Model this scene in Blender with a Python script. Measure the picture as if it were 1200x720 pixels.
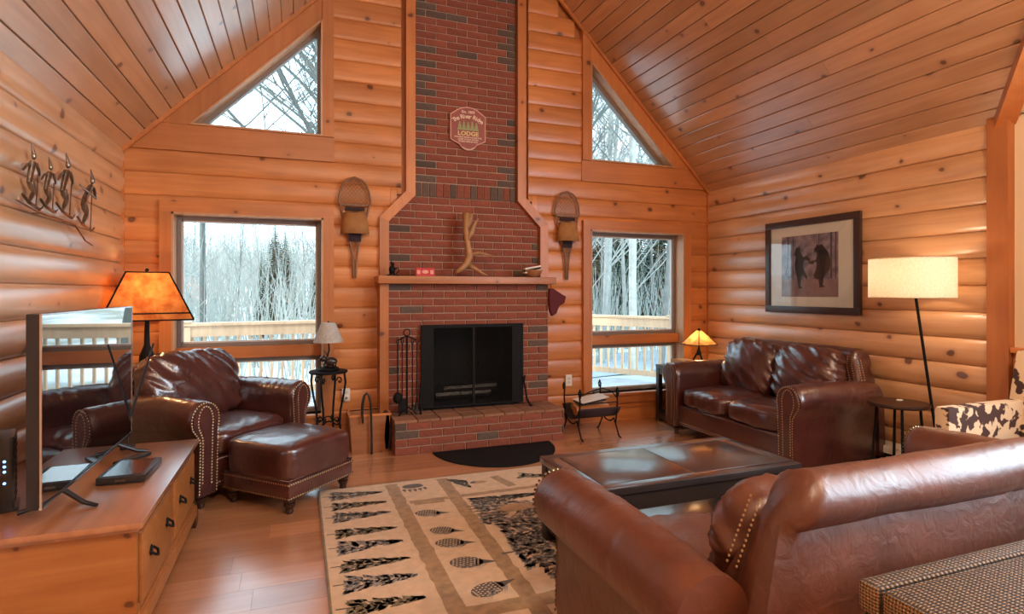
import bpy, bmesh, math, random
from mathutils import Vector, Matrix, noise
random.seed(7)
PI = math.pi
SC = bpy.context.scene
for o in list(bpy.data.objects): bpy.data.objects.remove(o)
COL = SC.collection
R = math.radians

# ------------------------------------------------------------------ camera
cam_d = bpy.data.cameras.new('camera'); cam = bpy.data.objects.new('camera', cam_d); COL.objects.link(cam)
cam.location = (0, 0, 1.387); cam.rotation_euler = (R(90), 0, R(-20.43))
cam_d.sensor_width = 36; cam_d.lens = 671 / 1200 * 36; cam_d.shift_y = -0.015
cam_d.clip_start = 0.02; cam_d.clip_end = 600
SC.camera = cam
# ------------------------------------------------------------------ view, sky, sun, added daylight fill
SC.view_settings.view_transform = 'Standard'; SC.view_settings.look = 'None'
SC.view_settings.gamma = 1; SC.view_settings.use_curve_mapping = False
SC.view_settings.exposure = 0.22
W = bpy.data.worlds.new('sky'); SC.world = W; W.use_nodes = True
nt = W.node_tree; nt.nodes.clear()
bg = nt.nodes.new('ShaderNodeBackground'); wo = nt.nodes.new('ShaderNodeOutputWorld')
tc = nt.nodes.new('ShaderNodeTexCoord'); nz = nt.nodes.new('ShaderNodeTexNoise'); rp = nt.nodes.new('ShaderNodeValToRGB')
nz.inputs['Scale'].default_value = 2.2; nz.inputs['Detail'].default_value = 5
rp.color_ramp.elements[0].position = .35; rp.color_ramp.elements[0].color = (.50, .78, 1.0, 1)
rp.color_ramp.elements[1].position = .65; rp.color_ramp.elements[1].color = (.74, .90, 1.0, 1)
nt.links.new(tc.outputs['Generated'], nz.inputs['Vector']); nt.links.new(nz.outputs['Fac'], rp.inputs['Fac'])
nt.links.new(rp.outputs['Color'], bg.inputs['Color']); bg.inputs['Strength'].default_value = 3.9
nt.links.new(bg.outputs[0], wo.inputs['Surface'])

def light(name, kind, loc, energy, color, size=.1, rot=(0, 0, 0), sy=None):
    l = bpy.data.lights.new(name, kind); l.energy = energy; l.color = color
    if kind == 'AREA':
        l.size = size
        if sy: l.shape = 'RECTANGLE'; l.size_y = sy
    elif kind == 'SUN': l.angle = size
    else: l.shadow_soft_size = size
    o = bpy.data.objects.new(name, l); COL.objects.link(o); o.location = loc; o.rotation_euler = rot
    return o
sv = Vector((-.75, -.45, .62))
light('sun', 'SUN', (-20, -12, 20), 2.6, (1, .93, .82), R(3), sv.to_track_quat('Z', 'Y').to_euler())
# cool area fill added at the unseen gable window (right, behind the camera)
light('gable_fill_light', 'AREA', (4.36, -.45, 2.15), 240, (.70, .86, 1.0), 3.6, (0, R(90), 0), 2.0)
bpy.data.objects['gable_fill_light'].rotation_euler = Vector((1, 0, 0)).to_track_quat('Z', 'Y').to_euler()
bpy.data.lights['gable_fill_light'].size = 3.6; bpy.data.lights['gable_fill_light'].size_y = 2.0
# daylight portals at the two picture windows and gable windows are the openings themselves

# ------------------------------------------------------------------ helpers
class MB:
    def __init__(s): s.v = []; s.f = []; s.m = []; s.cur = 0
    def add(s, vs, fs):
        n = len(s.v); s.v += [tuple(v) for v in vs]
        for f in fs: s.f.append([i + n for i in f]); s.m.append(s.cur)
        return s
    def box(s, x0, x1, y0, y1, z0, z1, M=None, b=0):
        if x0 > x1: x0, x1 = x1, x0
        if y0 > y1: y0, y1 = y1, y0
        if z0 > z1: z0, z1 = z1, z0
        if b <= 0:
            vs = [(x, y, z) for z in (z0, z1) for y in (y0, y1) for x in (x0, x1)]
            fs = [(0, 2, 3, 1), (4, 5, 7, 6), (0, 1, 5, 4), (2, 6, 7, 3), (0, 4, 6, 2), (1, 3, 7, 5)]
        else:
            b = min(b, (x1 - x0) * .45, (y1 - y0) * .45, (z1 - z0) * .45)
            bm = bmesh.new(); bmesh.ops.create_cube(bm, size=1)
            for v in bm.verts:
                v.co = ((x0 + x1) / 2 + v.co.x * (x1 - x0), (y0 + y1) / 2 + v.co.y * (y1 - y0), (z0 + z1) / 2 + v.co.z * (z1 - z0))
            bmesh.ops.bevel(bm, geom=bm.edges[:], offset=b, segments=2, profile=.6, affect='EDGES')
            bm.verts.index_update(); vs = [tuple(v.co) for v in bm.verts]; fs = [[v.index for v in f.verts] for f in bm.faces]; bm.free()
        if M: vs = [tuple(M @ Vector(v)) for v in vs]
        return s.add(vs, fs)
    def tube(s, pts, r, n=8, closed=False, cap=True):
        pts = [Vector(p) for p in pts]; k = len(pts)
        rs = r if isinstance(r, (list, tuple)) else [r] * k
        vs = []; prev = None
        for i, p in enumerate(pts):
            a = pts[(i - 1) % k] if (closed or i > 0) else p
            b = pts[(i + 1) % k] if (closed or i < k - 1) else p
            d = (b - a); d = d.normalized() if d.length > 1e-9 else Vector((0, 0, 1))
            if prev is None:
                u = d.orthogonal().normalized()
            else:
                u = (prev - d * prev.dot(d)); u = u.normalized() if u.length > 1e-6 else d.orthogonal().normalized()
            prev = u; w = d.cross(u)
            for j in range(n):
                t = 2 * PI * j / n
                vs.append(p + (u * math.cos(t) + w * math.sin(t)) * rs[i])
        fs = []
        for i in range(k if closed else k - 1):
            for j in range(n):
                a = i * n + j; b = i * n + (j + 1) % n; c = ((i + 1) % k) * n + (j + 1) % n; d = ((i + 1) % k) * n + j
                fs.append((a, b, c, d))
        if cap and not closed:
            fs.append(list(range(n))[::-1]); fs.append([(k - 1) * n + j for j in range(n)])
        return s.add(vs, fs)
    def lathe(s, prof, c=(0, 0, 0), n=20, cap=True, M=None, sx=1, sy=1, off=0):
        vs = []
        for r, z in prof:
            for j in range(n):
                t = 2 * PI * j / n + off
                v = Vector((c[0] + r * math.cos(t) * sx, c[1] + r * math.sin(t) * sy, c[2] + z))
                vs.append(M @ v if M else v)
        fs = []
        for i in range(len(prof) - 1):
            for j in range(n):
                fs.append((i * n + j, i * n + (j + 1) % n, (i + 1) * n + (j + 1) % n, (i + 1) * n + j))
        if cap:
            fs.append(list(range(n))[::-1]); fs.append([(len(prof) - 1) * n + j for j in range(n)])
        return s.add(vs, fs)
    def prism(s, pts, o, u, w, h0, h1):
        """outline pts (a,b) in frame o + a*u + b*w, from h0 to h1 along u x w"""
        o = Vector(o); u = Vector(u); w = Vector(w); nrm = u.cross(w)
        n = len(pts); vs = [o + u * a + w * b + nrm * h0 for a, b in pts] + [o + u * a + w * b + nrm * h1 for a, b in pts]
        fs = [list(range(n))[::-1], list(range(n, 2 * n))] + [(i, (i + 1) % n, n + (i + 1) % n, n + i) for i in range(n)]
        return s.add(vs, fs)
    def ball(s, c, r, n=12, m=8, sc=(1, 1, 1)):
        vs = [(c[0], c[1], c[2] - r * sc[2])]
        for i in range(1, m):
            p = -PI / 2 + PI * i / m
            for j in range(n):
                t = 2 * PI * j / n
                vs.append((c[0] + r * sc[0] * math.cos(p) * math.cos(t), c[1] + r * sc[1] * math.cos(p) * math.sin(t), c[2] + r * sc[2] * math.sin(p)))
        vs.append((c[0], c[1], c[2] + r * sc[2])); fs = []
        for j in range(n): fs.append((0, 1 + (j + 1) % n, 1 + j))
        for i in range(m - 2):
            for j in range(n):
                a = 1 + i * n
                fs.append((a + j, a + (j + 1) % n, a + n + (j + 1) % n, a + n + j))
        a = 1 + (m - 2) * n
        for j in range(n): fs.append((a + j, a + (j + 1) % n, len(vs) - 1))
        return s.add(vs, fs)
    def build(s, name, mats, parent=None, smooth=None, loc=None, rot=None):
        me = bpy.data.meshes.new(name); me.from_pydata([tuple(v) for v in s.v], [], s.f)
        if not isinstance(mats, (list, tuple)): mats = [mats]
        for m in mats: me.materials.append(m)
        if len(mats) > 1: me.polygons.foreach_set('material_index', s.m)
        if smooth:
            me.polygons.foreach_set('use_smooth', [True] * len(me.polygons))
            if smooth < 180: me.set_sharp_from_angle(angle=R(smooth))
        me.update()
        return link(name, me, parent, loc, rot)
def link(name, me, parent=None, loc=None, rot=None):
    o = bpy.data.objects.new(name, me); COL.objects.link(o)
    if parent: o.parent = parent
    if loc is not None: o.location = loc
    if rot is not None: o.rotation_euler = rot
    return o
def tag(o, label=None, cat=None, group=None, kind=None):
    if label: o['label'] = label
    if cat: o['category'] = cat
    if group: o['group'] = group
    if kind: o['kind'] = kind
    return o
def thing(name, label, cat, loc=(0, 0, 0), rz=0, group=None):
    o = bpy.data.objects.new(name, None); COL.objects.link(o); o.location = loc; o.rotation_euler = (0, 0, rz)
    o.empty_display_size = .1
    return tag(o, label, cat, group)
def setting(name, loc=(0, 0, 0)):
    o = bpy.data.objects.new(name, None); COL.objects.link(o); o.location = loc; o['kind'] = 'structure'; return o
def copy_tree(o, parent=None):
    c = o.copy(); COL.objects.link(c); c.parent = parent
    for ch in [x for x in bpy.data.objects if x.parent == o]: copy_tree(ch, c)
    return c
def arc(cx, cy, r, a0, a1, n):
    return [(cx + r * math.cos(R(a0 + (a1 - a0) * i / n)), cy + r * math.sin(R(a0 + (a1 - a0) * i / n))) for i in range(n + 1)]

# ------------------------------------------------------------------ materials
def mat(name, color, rough=.5, metal=0, spec=.5, coat=0, bump=None, noise_amt=0, nscale=8, emis=None, es=0, tint=0, trans=0, hue=None, sheen=0):
    m = bpy.data.materials.new(name); m.use_nodes = True; t = m.node_tree; p = t.nodes['Principled BSDF']
    p.inputs['Base Color'].default_value = (*color, 1); p.inputs['Roughness'].default_value = rough
    p.inputs['Metallic'].default_value = metal; p.inputs['Specular IOR Level'].default_value = spec
    p.inputs['Coat Weight'].default_value = coat; p.inputs['Coat Roughness'].default_value = .12
    if sheen: p.inputs['Sheen Weight'].default_value = sheen
    if emis: p.inputs['Emission Color'].default_value = (*emis, 1); p.inputs['Emission Strength'].default_value = es
    if trans: p.inputs['Transmission Weight'].default_value = trans
    tcn = t.nodes.new('ShaderNodeTexCoord'); src = None
    if noise_amt or tint:
        hs = t.nodes.new('ShaderNodeHueSaturation'); hs.inputs['Color'].default_value = (*color, 1)
        val = None
        if noise_amt:
            n = t.nodes.new('ShaderNodeTexNoise'); n.inputs['Scale'].default_value = nscale; n.inputs['Detail'].default_value = 6
            t.links.new(tcn.outputs['Object'], n.inputs['Vector'])
            mr = t.nodes.new('ShaderNodeMapRange'); mr.inputs['From Min'].default_value = .25; mr.inputs['From Max'].default_value = .75
            mr.inputs['To Min'].default_value = 1 - noise_amt; mr.inputs['To Max'].default_value = 1 + noise_amt
            t.links.new(n.outputs['Fac'], mr.inputs['Value']); val = mr.outputs[0]
        if tint:
            oi = t.nodes.new('ShaderNodeObjectInfo'); mr2 = t.nodes.new('ShaderNodeMapRange')
            mr2.inputs['To Min'].default_value = 1 - tint; mr2.inputs['To Max'].default_value = 1 + tint
            t.links.new(oi.outputs['Random'], mr2.inputs['Value'])
            if val:
                mu = t.nodes.new('ShaderNodeMath'); mu.operation = 'MULTIPLY'; t.links.new(val, mu.inputs[0]); t.links.new(mr2.outputs[0], mu.inputs[1]); val = mu.outputs[0]
            else: val = mr2.outputs[0]
        t.links.new(val, hs.inputs['Value']); t.links.new(hs.outputs[0], p.inputs['Base Color'])
    if bump:
        sc, st, dist = bump
        n2 = t.nodes.new('ShaderNodeTexNoise'); n2.inputs['Scale'].default_value = sc; n2.inputs['Detail'].default_value = 4
        t.links.new(tcn.outputs['Object'], n2.inputs['Vector'])
        b = t.nodes.new('ShaderNodeBump'); b.inputs['Strength'].default_value = st; b.inputs['Distance'].default_value = dist
        t.links.new(n2.outputs['Fac'], b.inputs['Height']); t.links.new(b.outputs[0], p.inputs['Normal'])
    return m
def wood(name, base, dark, rough=.35, knots=1.0, axis=0, coat=.0, tint=.12, grain=1.0, kscale=3.4, knotcol=(.10, .03, .012), kplane='xy', spec=.5):
    """pine: grain runs along local axis; knots in the local xy plane; every object gets its own shift and tone"""
    m = bpy.data.materials.new(name); m.use_nodes = True; t = m.node_tree; p = t.nodes['Principled BSDF']; L = t.links.new; N = t.nodes.new
    p.inputs['Roughness'].default_value = rough; p.inputs['Coat Weight'].default_value = coat; p.inputs['Coat Roughness'].default_value = .2
    p.inputs['Specular IOR Level'].default_value = spec
    tcn = N('ShaderNodeTexCoord'); oi = N('ShaderNodeObjectInfo')
    off = N('ShaderNodeVectorMath'); off.operation = 'SCALE'; off.inputs[0].default_value = (17.3, 9.1, 5.7); L(oi.outputs['Random'], off.inputs['Scale'])
    ad = N('ShaderNodeVectorMath'); ad.operation = 'ADD'; L(tcn.outputs['Object'], ad.inputs[0]); L(off.outputs[0], ad.inputs[1])
    mp = N('ShaderNodeMapping'); s = [22, 22, 22]; s[axis] = 1.6; mp.inputs['Scale'].default_value = s; L(ad.outputs[0], mp.inputs['Vector'])
    n1 = N('ShaderNodeTexNoise'); n1.inputs['Scale'].default_value = 1.0; n1.inputs['Detail'].default_value = 5; n1.inputs['Distortion'].default_value = .6
    L(mp.outputs[0], n1.inputs['Vector'])
    r1 = N('ShaderNodeMapRange'); r1.inputs['From Min'].default_value = .3; r1.inputs['From Max'].default_value = .72; r1.inputs['To Max'].default_value = .75 * grain; L(n1.outputs['Fac'], r1.inputs['Value'])
    mx = N('ShaderNodeMix'); mx.data_type = 'RGBA'; mx.inputs['A'].default_value = (*base, 1); mx.inputs['B'].default_value = (*dark, 1); L(r1.outputs[0], mx.inputs['Factor'])
    # broad tone drift
    n2 = N('ShaderNodeTexNoise'); n2.inputs['Scale'].default_value = 1.7; L(ad.outputs[0], n2.inputs['Vector'])
    mt = N('ShaderNodeMapRange'); mt.inputs['To Min'].default_value = 1 - tint; mt.inputs['To Max'].default_value = 1 + tint; L(oi.outputs['Random'], mt.inputs['Value'])
    m3 = N('ShaderNodeMapRange'); m3.inputs['From Min'].default_value = .3; m3.inputs['From Max'].default_value = .7; m3.inputs['To Min'].default_value = .86; m3.inputs['To Max'].default_value = 1.1; L(n2.outputs['Fac'], m3.inputs['Value'])
    mu = N('ShaderNodeMath'); mu.operation = 'MULTIPLY'; L(mt.outputs[0], mu.inputs[0]); L(m3.outputs[0], mu.inputs[1])
    hs = N('ShaderNodeHueSaturation'); L(mx.outputs['Result'], hs.inputs['Color']); L(mu.outputs[0], hs.inputs['Value'])
    out = hs.outputs[0]
    if knots > 0:
        # distorted position so that knots are irregular
        nd = N('ShaderNodeTexNoise'); nd.inputs['Scale'].default_value = 14; L(ad.outputs[0], nd.inputs['Vector'])
        ds = N('ShaderNodeVectorMath'); ds.operation = 'SCALE'; ds.inputs['Scale'].default_value = .035; L(nd.outputs['Color'], ds.inputs[0])
        a2 = N('ShaderNodeVectorMath'); a2.operation = 'ADD'; L(ad.outputs[0], a2.inputs[0]); L(ds.outputs[0], a2.inputs[1])
        vm = N('ShaderNodeMapping'); vm.inputs['Scale'].default_value = (.8, 1, 1)
        if kplane == 'yz': vm.inputs['Rotation'].default_value = (0, R(90), 0)
        if kplane == 'xz': vm.inputs['Rotation'].default_value = (R(90), 0, 0)
        L(a2.outputs[0], vm.inputs['Vector'])
        vo = N('ShaderNodeTexVoronoi'); vo.voronoi_dimensions = '2D'; vo.inputs['Scale'].default_value = kscale; L(vm.outputs[0], vo.inputs['Vector'])
        # threshold varies per cell, many cells have no knot
        sp = N('ShaderNodeSeparateColor'); L(vo.outputs['Color'], sp.inputs[0])
        th = N('ShaderNodeMapRange'); th.inputs['From Min'].default_value = .25; th.inputs['From Max'].default_value = 1; th.inputs['To Min'].default_value = 0; th.inputs['To Max'].default_value = .075 * knots; L(sp.outputs[0], th.inputs['Value'])
        df = N('ShaderNodeMath'); df.operation = 'SUBTRACT'; L(vo.outputs['Distance'], df.inputs[0]); L(th.outputs[0], df.inputs[1])
        kr = N('ShaderNodeMapRange'); kr.inputs['From Min'].default_value = -.012; kr.inputs['From Max'].default_value = .012; kr.inputs['To Min'].default_value = .85; kr.inputs['To Max'].default_value = 0; L(df.outputs[0], kr.inputs['Value'])
        halo = N('ShaderNodeMapRange'); halo.inputs['From Min'].default_value = 0; halo.inputs['From Max'].default_value = .09; halo.inputs['To Min'].default_value = .30; halo.inputs['To Max'].default_value = 0; L(df.outputs[0], halo.inputs['Value'])
        hm = N('ShaderNodeMath'); hm.operation = 'MULTIPLY'; L(halo.outputs[0], hm.inputs[0])
        gt = N('ShaderNodeMath'); gt.operation = 'GREATER_THAN'; gt.inputs[1].default_value = .018; L(th.outputs[0], gt.inputs[0]); L(gt.outputs[0], hm.inputs[1])
        k1 = N('ShaderNodeMix'); k1.data_type = 'RGBA'; k1.inputs['B'].default_value = (dark[0] * .6, dark[1] * .5, dark[2] * .5, 1); L(out, k1.inputs['A']); L(hm.outputs[0], k1.inputs['Factor'])
        k2m = N('ShaderNodeMath'); k2m.operation = 'MULTIPLY'; L(kr.outputs[0], k2m.inputs[0]); L(gt.outputs[0], k2m.inputs[1])
        k2 = N('ShaderNodeMix'); k2.data_type = 'RGBA'; k2.inputs['B'].default_value = (*knotcol, 1); L(k1.outputs['Result'], k2.inputs['A']); L(k2m.outputs[0], k2.inputs['Factor'])
        out = k2.outputs['Result']
    L(out, p.inputs['Base Color'])
    b = N('ShaderNodeBump'); b.inputs['Strength'].default_value = .12; b.inputs['Distance'].default_value = .002; L(n1.outputs['Fac'], b.inputs['Height']); L(b.outputs[0], p.inputs['Normal'])
    return m
def leather(name, c1, c2, rough=.33):
    m = bpy.data.materials.new(name); m.use_nodes = True; t = m.node_tree; p = t.nodes['Principled BSDF']; L = t.links.new; N = t.nodes.new
    p.inputs['Roughness'].default_value = rough; p.inputs['Specular IOR Level'].default_value = .65; p.inputs['Coat Weight'].default_value = .5; p.inputs['Coat Roughness'].default_value = .22
    tcn = N('ShaderNodeTexCoord')
    n = N('ShaderNodeTexNoise'); n.inputs['Scale'].default_value = 5; n.inputs['Detail'].default_value = 6; L(tcn.outputs['Object'], n.inputs['Vector'])
    r = N('ShaderNodeValToRGB'); r.color_ramp.elements[0].position = .3; r.color_ramp.elements[0].color = (*c1, 1); r.color_ramp.elements[1].position = .7; r.color_ramp.elements[1].color = (*c2, 1)
    L(n.outputs['Fac'], r.inputs['Fac']); L(r.outputs[0], p.inputs['Base Color'])
    rr = N('ShaderNodeMapRange'); rr.inputs['To Min'].default_value = rough - .08; rr.inputs['To Max'].default_value = rough + .1; L(n.outputs['Fac'], rr.inputs['Value']); L(rr.outputs[0], p.inputs['Roughness'])
    v = N('ShaderNodeTexVoronoi'); v.feature = 'DISTANCE_TO_EDGE'; v.inputs['Scale'].default_value = 190; L(tcn.outputs['Object'], v.inputs['Vector'])
    n2 = N('ShaderNodeTexNoise'); n2.inputs['Scale'].default_value = 16; n2.inputs['Detail'].default_value = 3; n2.inputs['Distortion'].default_value = 1.2; L(tcn.outputs['Object'], n2.inputs['Vector'])
    b1 = N('ShaderNodeBump'); b1.inputs['Strength'].default_value = .18; b1.inputs['Distance'].default_value = .0012; L(v.outputs['Distance'], b1.inputs['Height'])
    b2 = N('ShaderNodeBump'); b2.inputs['Strength'].default_value = .32; b2.inputs['Distance'].default_value = .012; L(n2.outputs['Fac'], b2.inputs['Height']); L(b1.outputs[0], b2.inputs['Normal']); L(b2.outputs[0], p.inputs['Normal'])
    return m
M = {}
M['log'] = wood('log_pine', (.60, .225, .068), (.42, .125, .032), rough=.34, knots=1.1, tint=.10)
M['log_daylit'] = wood('log_pine_daylit', (.68, .38, .19), (.50, .235, .105), rough=.34, knots=1.2, tint=.12)  # same pine as the far wall; daylight sheen put into a paler colour
M['ceil'] = wood('ceiling_pine', (.54, .29, .145), (.39, .175, .072), rough=.30, knots=1.0, tint=.14, kscale=3.6, coat=.6)
M['trim'] = wood('trim_pine', (.52, .185, .055), (.42, .125, .032), rough=.4, knots=.7, axis=2, kplane='xz', kscale=2.6)
M['trimh'] = wood('trim_pine_level', (.52, .185, .055), (.42, .125, .032), rough=.4, knots=.7, axis=0, kplane='xz', kscale=2.6)
M['jamb'] = wood('jamb_wood', (.55, .30, .16), (.42, .20, .09), rough=.4, knots=0, axis=2)
M['floor'] = wood('floor_oak', (.58, .27, .13), (.43, .175, .075), rough=.26, knots=0, tint=.13, grain=.9, coat=.5)
M['stand'] = wood('stand_pine', (.40, .15, .04), (.28, .085, .02), rough=.36, knots=.8, axis=0, kplane='xz', tint=.03, kscale=4.5)
M['standtop'] = wood('stand_top', (.42, .17, .07), (.27, .09, .035), rough=.30, knots=.3, axis=1, tint=.03)
M['dark'] = wood('dark_wood', (.030, .018, .014), (.014, .008, .006), rough=.30, knots=0, axis=0, tint=.05)
M['ct'] = wood('table_top_wood', (.040, .030, .028), (.016, .011, .010), rough=.30, knots=0, axis=0, tint=.25, coat=1)
M['ct'].node_tree.nodes['Principled BSDF'].inputs['Coat IOR'].default_value = 2.0
M['mantel'] = wood('mantel_wood', (.52, .20, .07), (.34, .11, .035), rough=.42, knots=.5, axis=0, kplane='xz')
M['crate'] = wood('crate_wood', (.40, .15, .05), (.25, .08, .025), rough=.5, knots=.5, axis=0, kplane='xz')
M['snow_wood'] = wood('ash_wood', (.25, .11, .045), (.14, .055, .02), rough=.5, knots=0, axis=2)
M['leather'] = leather('burgundy_leather', (.046, .012, .011), (.088, .021, .015))
M['leather_warmlit'] = leather('warm_lit_leather', (.078, .022, .010), (.138, .040, .017), .42)  # leather with warm lamp light put into a lighter, browner colour
M['legw'] = mat('turned_leg', (.035, .012, .006), .35)
M['nail'] = mat('brass_nail', (.55, .40, .22), .3, metal=.9)
M['brick'] = mat('red_brick', (.225, .056, .028), .85, noise_amt=.22, nscale=40, tint=.12, bump=(60, .5, .003))
M['brickd'] = mat('dark_brick', (.10, .062, .045), .85, noise_amt=.25, nscale=40, tint=.2, bump=(60, .5, .003))
M['brickt'] = mat('tan_brick', (.26, .12, .065), .8, noise_amt=.25, nscale=30, tint=.2, bump=(60, .5, .003))
M['mortar'] = mat('mortar', (.42, .29, .21), .95, noise_amt=.15, nscale=30, bump=(90, .4, .002))
M['soot'] = mat('soot', (.012, .010, .009), .9)
M['black'] = mat('black_iron', (.006, .005, .005), .65, spec=.18, bump=(80, .15, .001))
M['satin'] = mat('satin_black', (.012, .014, .018), .25, coat=1)
M['blackp'] = mat('black_plastic', (.010, .010, .012), .28, spec=.6)
M['screen'] = mat('tv_screen', (.004, .004, .005), .02, spec=1.0, coat=1); M['screen'].node_tree.nodes['Principled BSDF'].inputs['Coat IOR'].default_value = 2.3; M['screen'].node_tree.nodes['Principled BSDF'].inputs['Coat Roughness'].default_value = .01
M['silver'] = mat('silver_edge', (.6, .6, .62), .25, metal=1)
M['steel'] = mat('skier_metal', (.30, .25, .20), .28, metal=1, noise_amt=.4, nscale=30)
M['cream'] = mat('cream_wall', (.78, .62, .42), .8)
M['vinyl'] = mat('window_frame_grey', (.20, .16, .14), .45)
M['seal'] = mat('window_seal_pale', (.55, .48, .44), .5)
M['white'] = mat('white_plastic', (.72, .66, .56), .4)
M['led'] = mat('blue_led', (.1, .3, 1), .4, emis=(.12, .35, 1), es=6)
M['linen'] = None
M['maroon'] = mat('maroon_cloth', (.10, .012, .018), .9, noise_amt=.2)
M['darkcloth'] = mat('dark_cloth', (.035, .018, .020), .95, noise_amt=.2)
M['red'] = mat('red_card', (.55, .02, .03), .5)
M['pink'] = mat('pink_print', (.75, .35, .25), .5)
M['antler'] = mat('antler', (.38, .19, .075), .55, noise_amt=.3, nscale=14, bump=(40, .4, .003))
M['mat'] = mat('hearth_mat', (.012, .010, .010), .95, spec=.15, bump=(200, .5, .002))
M['paper'] = mat('picture_mount', (.70, .64, .56), .7)
M['frame'] = mat('picture_frame', (.045, .022, .018), .35)
M['terra'] = mat('copper_bowl', (.32, .12, .05), .5)
M['snow'] = mat('snow', (.86, .90, .95), .8, noise_amt=.05, nscale=2, bump=(3, .4, .05))
M['deckw'] = wood('deck_rail_wood', (.72, .50, .32), (.55, .36, .22), rough=.7, knots=0, axis=2)
M['deckf'] = mat('deck_floor', (.40, .44, .47), .7, noise_amt=.2, nscale=4, tint=.1)
M['bark'] = mat('bark', (.17, .17, .16), .9, noise_amt=.35, nscale=5)
M['bark2'] = mat('pale_bark', (.38, .38, .35), .85, noise_amt=.22, nscale=6)
M['twig'] = mat('teal_twig', (.10, .12, .11), .9)
M['spruce'] = mat('spruce_green', (.045, .10, .055), .9, noise_amt=.4, nscale=3)
M['spruce2'] = mat('young_spruce_green', (.12, .24, .09), .9, noise_amt=.3, nscale=3)
M['brush'] = mat('winter_brush', (.32, .34, .31), .95, noise_amt=.3, nscale=.3)
M['hill'] = mat('hill_ground', (.66, .68, .66), .95, noise_amt=.30, nscale=.25)
M['road'] = mat('driveway', (.30, .36, .42), .7, noise_amt=.1)
def coatset(k, w, ior, rg):
    p = M[k].node_tree.nodes['Principled BSDF']; p.inputs['Coat Weight'].default_value = w; p.inputs['Coat IOR'].default_value = ior; p.inputs['Coat Roughness'].default_value = rg
coatset('ceil', 1, 1.75, .30); coatset('floor', 1, 1.75, .22); coatset('log_daylit', .8, 1.6, .32); coatset('leather_warmlit', .3, 1.5, .35); coatset('standtop', 1, 1.7, .28); coatset('leather', .8, 1.6, .2); coatset('ct', 1, 2.1, .16)
def glass_mat():
    m = bpy.data.materials.new('window_glass'); m.use_nodes = True; t = m.node_tree; t.nodes.clear(); N = t.nodes.new
    o = N('ShaderNodeOutputMaterial'); tr = N('ShaderNodeBsdfTransparent'); g = N('ShaderNodeBsdfGlossy'); f = N('ShaderNodeLayerWeight'); f.inputs['Blend'].default_value = .5; mx = N('ShaderNodeMixShader')
    g.inputs['Roughness'].default_value = .01; pw = N('ShaderNodeMath'); pw.operation = 'POWER'; pw.inputs[1].default_value = 4.5; ma = N('ShaderNodeMath'); ma.operation = 'MULTIPLY_ADD'; ma.inputs[1].default_value = .8; ma.inputs[2].default_value = .045; t.links.new(f.outputs['Facing'], pw.inputs[0]); t.links.new(pw.outputs[0], ma.inputs[0]); tr.inputs['Color'].default_value = (.97, .985, .98, 1)
    t.links.new(ma.outputs[0], mx.inputs[0]); t.links.new(tr.outputs[0], mx.inputs[1]); t.links.new(g.outputs[0], mx.inputs[2]); t.links.new(mx.outputs[0], o.inputs[0]); return m
M['glass'] = glass_mat()
def shade_mat(name, c, tw=.6, mottled=None, glow=0):
    m = bpy.data.materials.new(name); m.use_nodes = True; t = m.node_tree; t.nodes.clear(); N = t.nodes.new
    o = N('ShaderNodeOutputMaterial'); d = N('ShaderNodeBsdfDiffuse'); tl = N('ShaderNodeBsdfTranslucent'); mx = N('ShaderNodeMixShader'); mx.inputs[0].default_value = tw
    tcn = N('ShaderNodeTexCoord'); n = N('ShaderNodeTexNoise'); n.inputs['Scale'].default_value = mottled[1] if mottled else 60; n.inputs['Detail'].default_value = 5
    r = N('ShaderNodeValToRGB'); c2 = mottled[0] if mottled else tuple(x * .8 for x in c)
    r.color_ramp.elements[0].position = .35; r.color_ramp.elements[0].color = (*c2, 1); r.color_ramp.elements[1].position = .65; r.color_ramp.elements[1].color = (*c, 1)
    t.links.new(tcn.outputs['Object'], n.inputs['Vector']); t.links.new(n.outputs['Fac'], r.inputs['Fac'])
    t.links.new(r.outputs[0], d.inputs[0]); t.links.new(r.outputs[0], tl.inputs[0])
    t.links.new(mx.outputs[0], o.inputs[0]); t.links.new(d.outputs[0], mx.inputs[1]); t.links.new(tl.outputs[0], mx.inputs[2]); return m
M['mica'] = shade_mat('mica_shade', (.72, .30, .09), .6, ((.48, .13, .035), 16))
M['linen'] = shade_mat('linen_shade', (.84, .74, .58), .5, ((.72, .62, .47), 90))
M['greyshade'] = shade_mat('pale_shade', (.62, .58, .52), .25)
M['amber'] = shade_mat('amber_shade', (.85, .50, .20), .5, ((.6, .3, .1), 20))
M['tanshade'] = shade_mat('tan_shade', (.50, .24, .09), .2, ((.42, .19, .07), 12))
def cow():
    m = bpy.data.materials.new('cowhide_print'); m.use_nodes = True; t = m.node_tree; p = t.nodes['Principled BSDF']; N = t.nodes.new; L = t.links.new
    p.inputs['Roughness'].default_value = .8; tcn = N('ShaderNodeTexCoord'); n = N('ShaderNodeTexNoise'); n.inputs['Scale'].default_value = 13; n.inputs['Detail'].default_value = 2.2; n.inputs['Distortion'].default_value = .3
    r = N('ShaderNodeValToRGB'); r.color_ramp.elements[0].position = .53; r.color_ramp.elements[0].color = (.70, .52, .34, 1); r.color_ramp.elements[1].position = .56; r.color_ramp.elements[1].color = (.055, .022, .018, 1)
    L(tcn.outputs['Object'], n.inputs['Vector']); L(n.outputs['Fac'], r.inputs['Fac']); L(r.outputs[0], p.inputs['Base Color']); return m
M['cow'] = cow()
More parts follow.
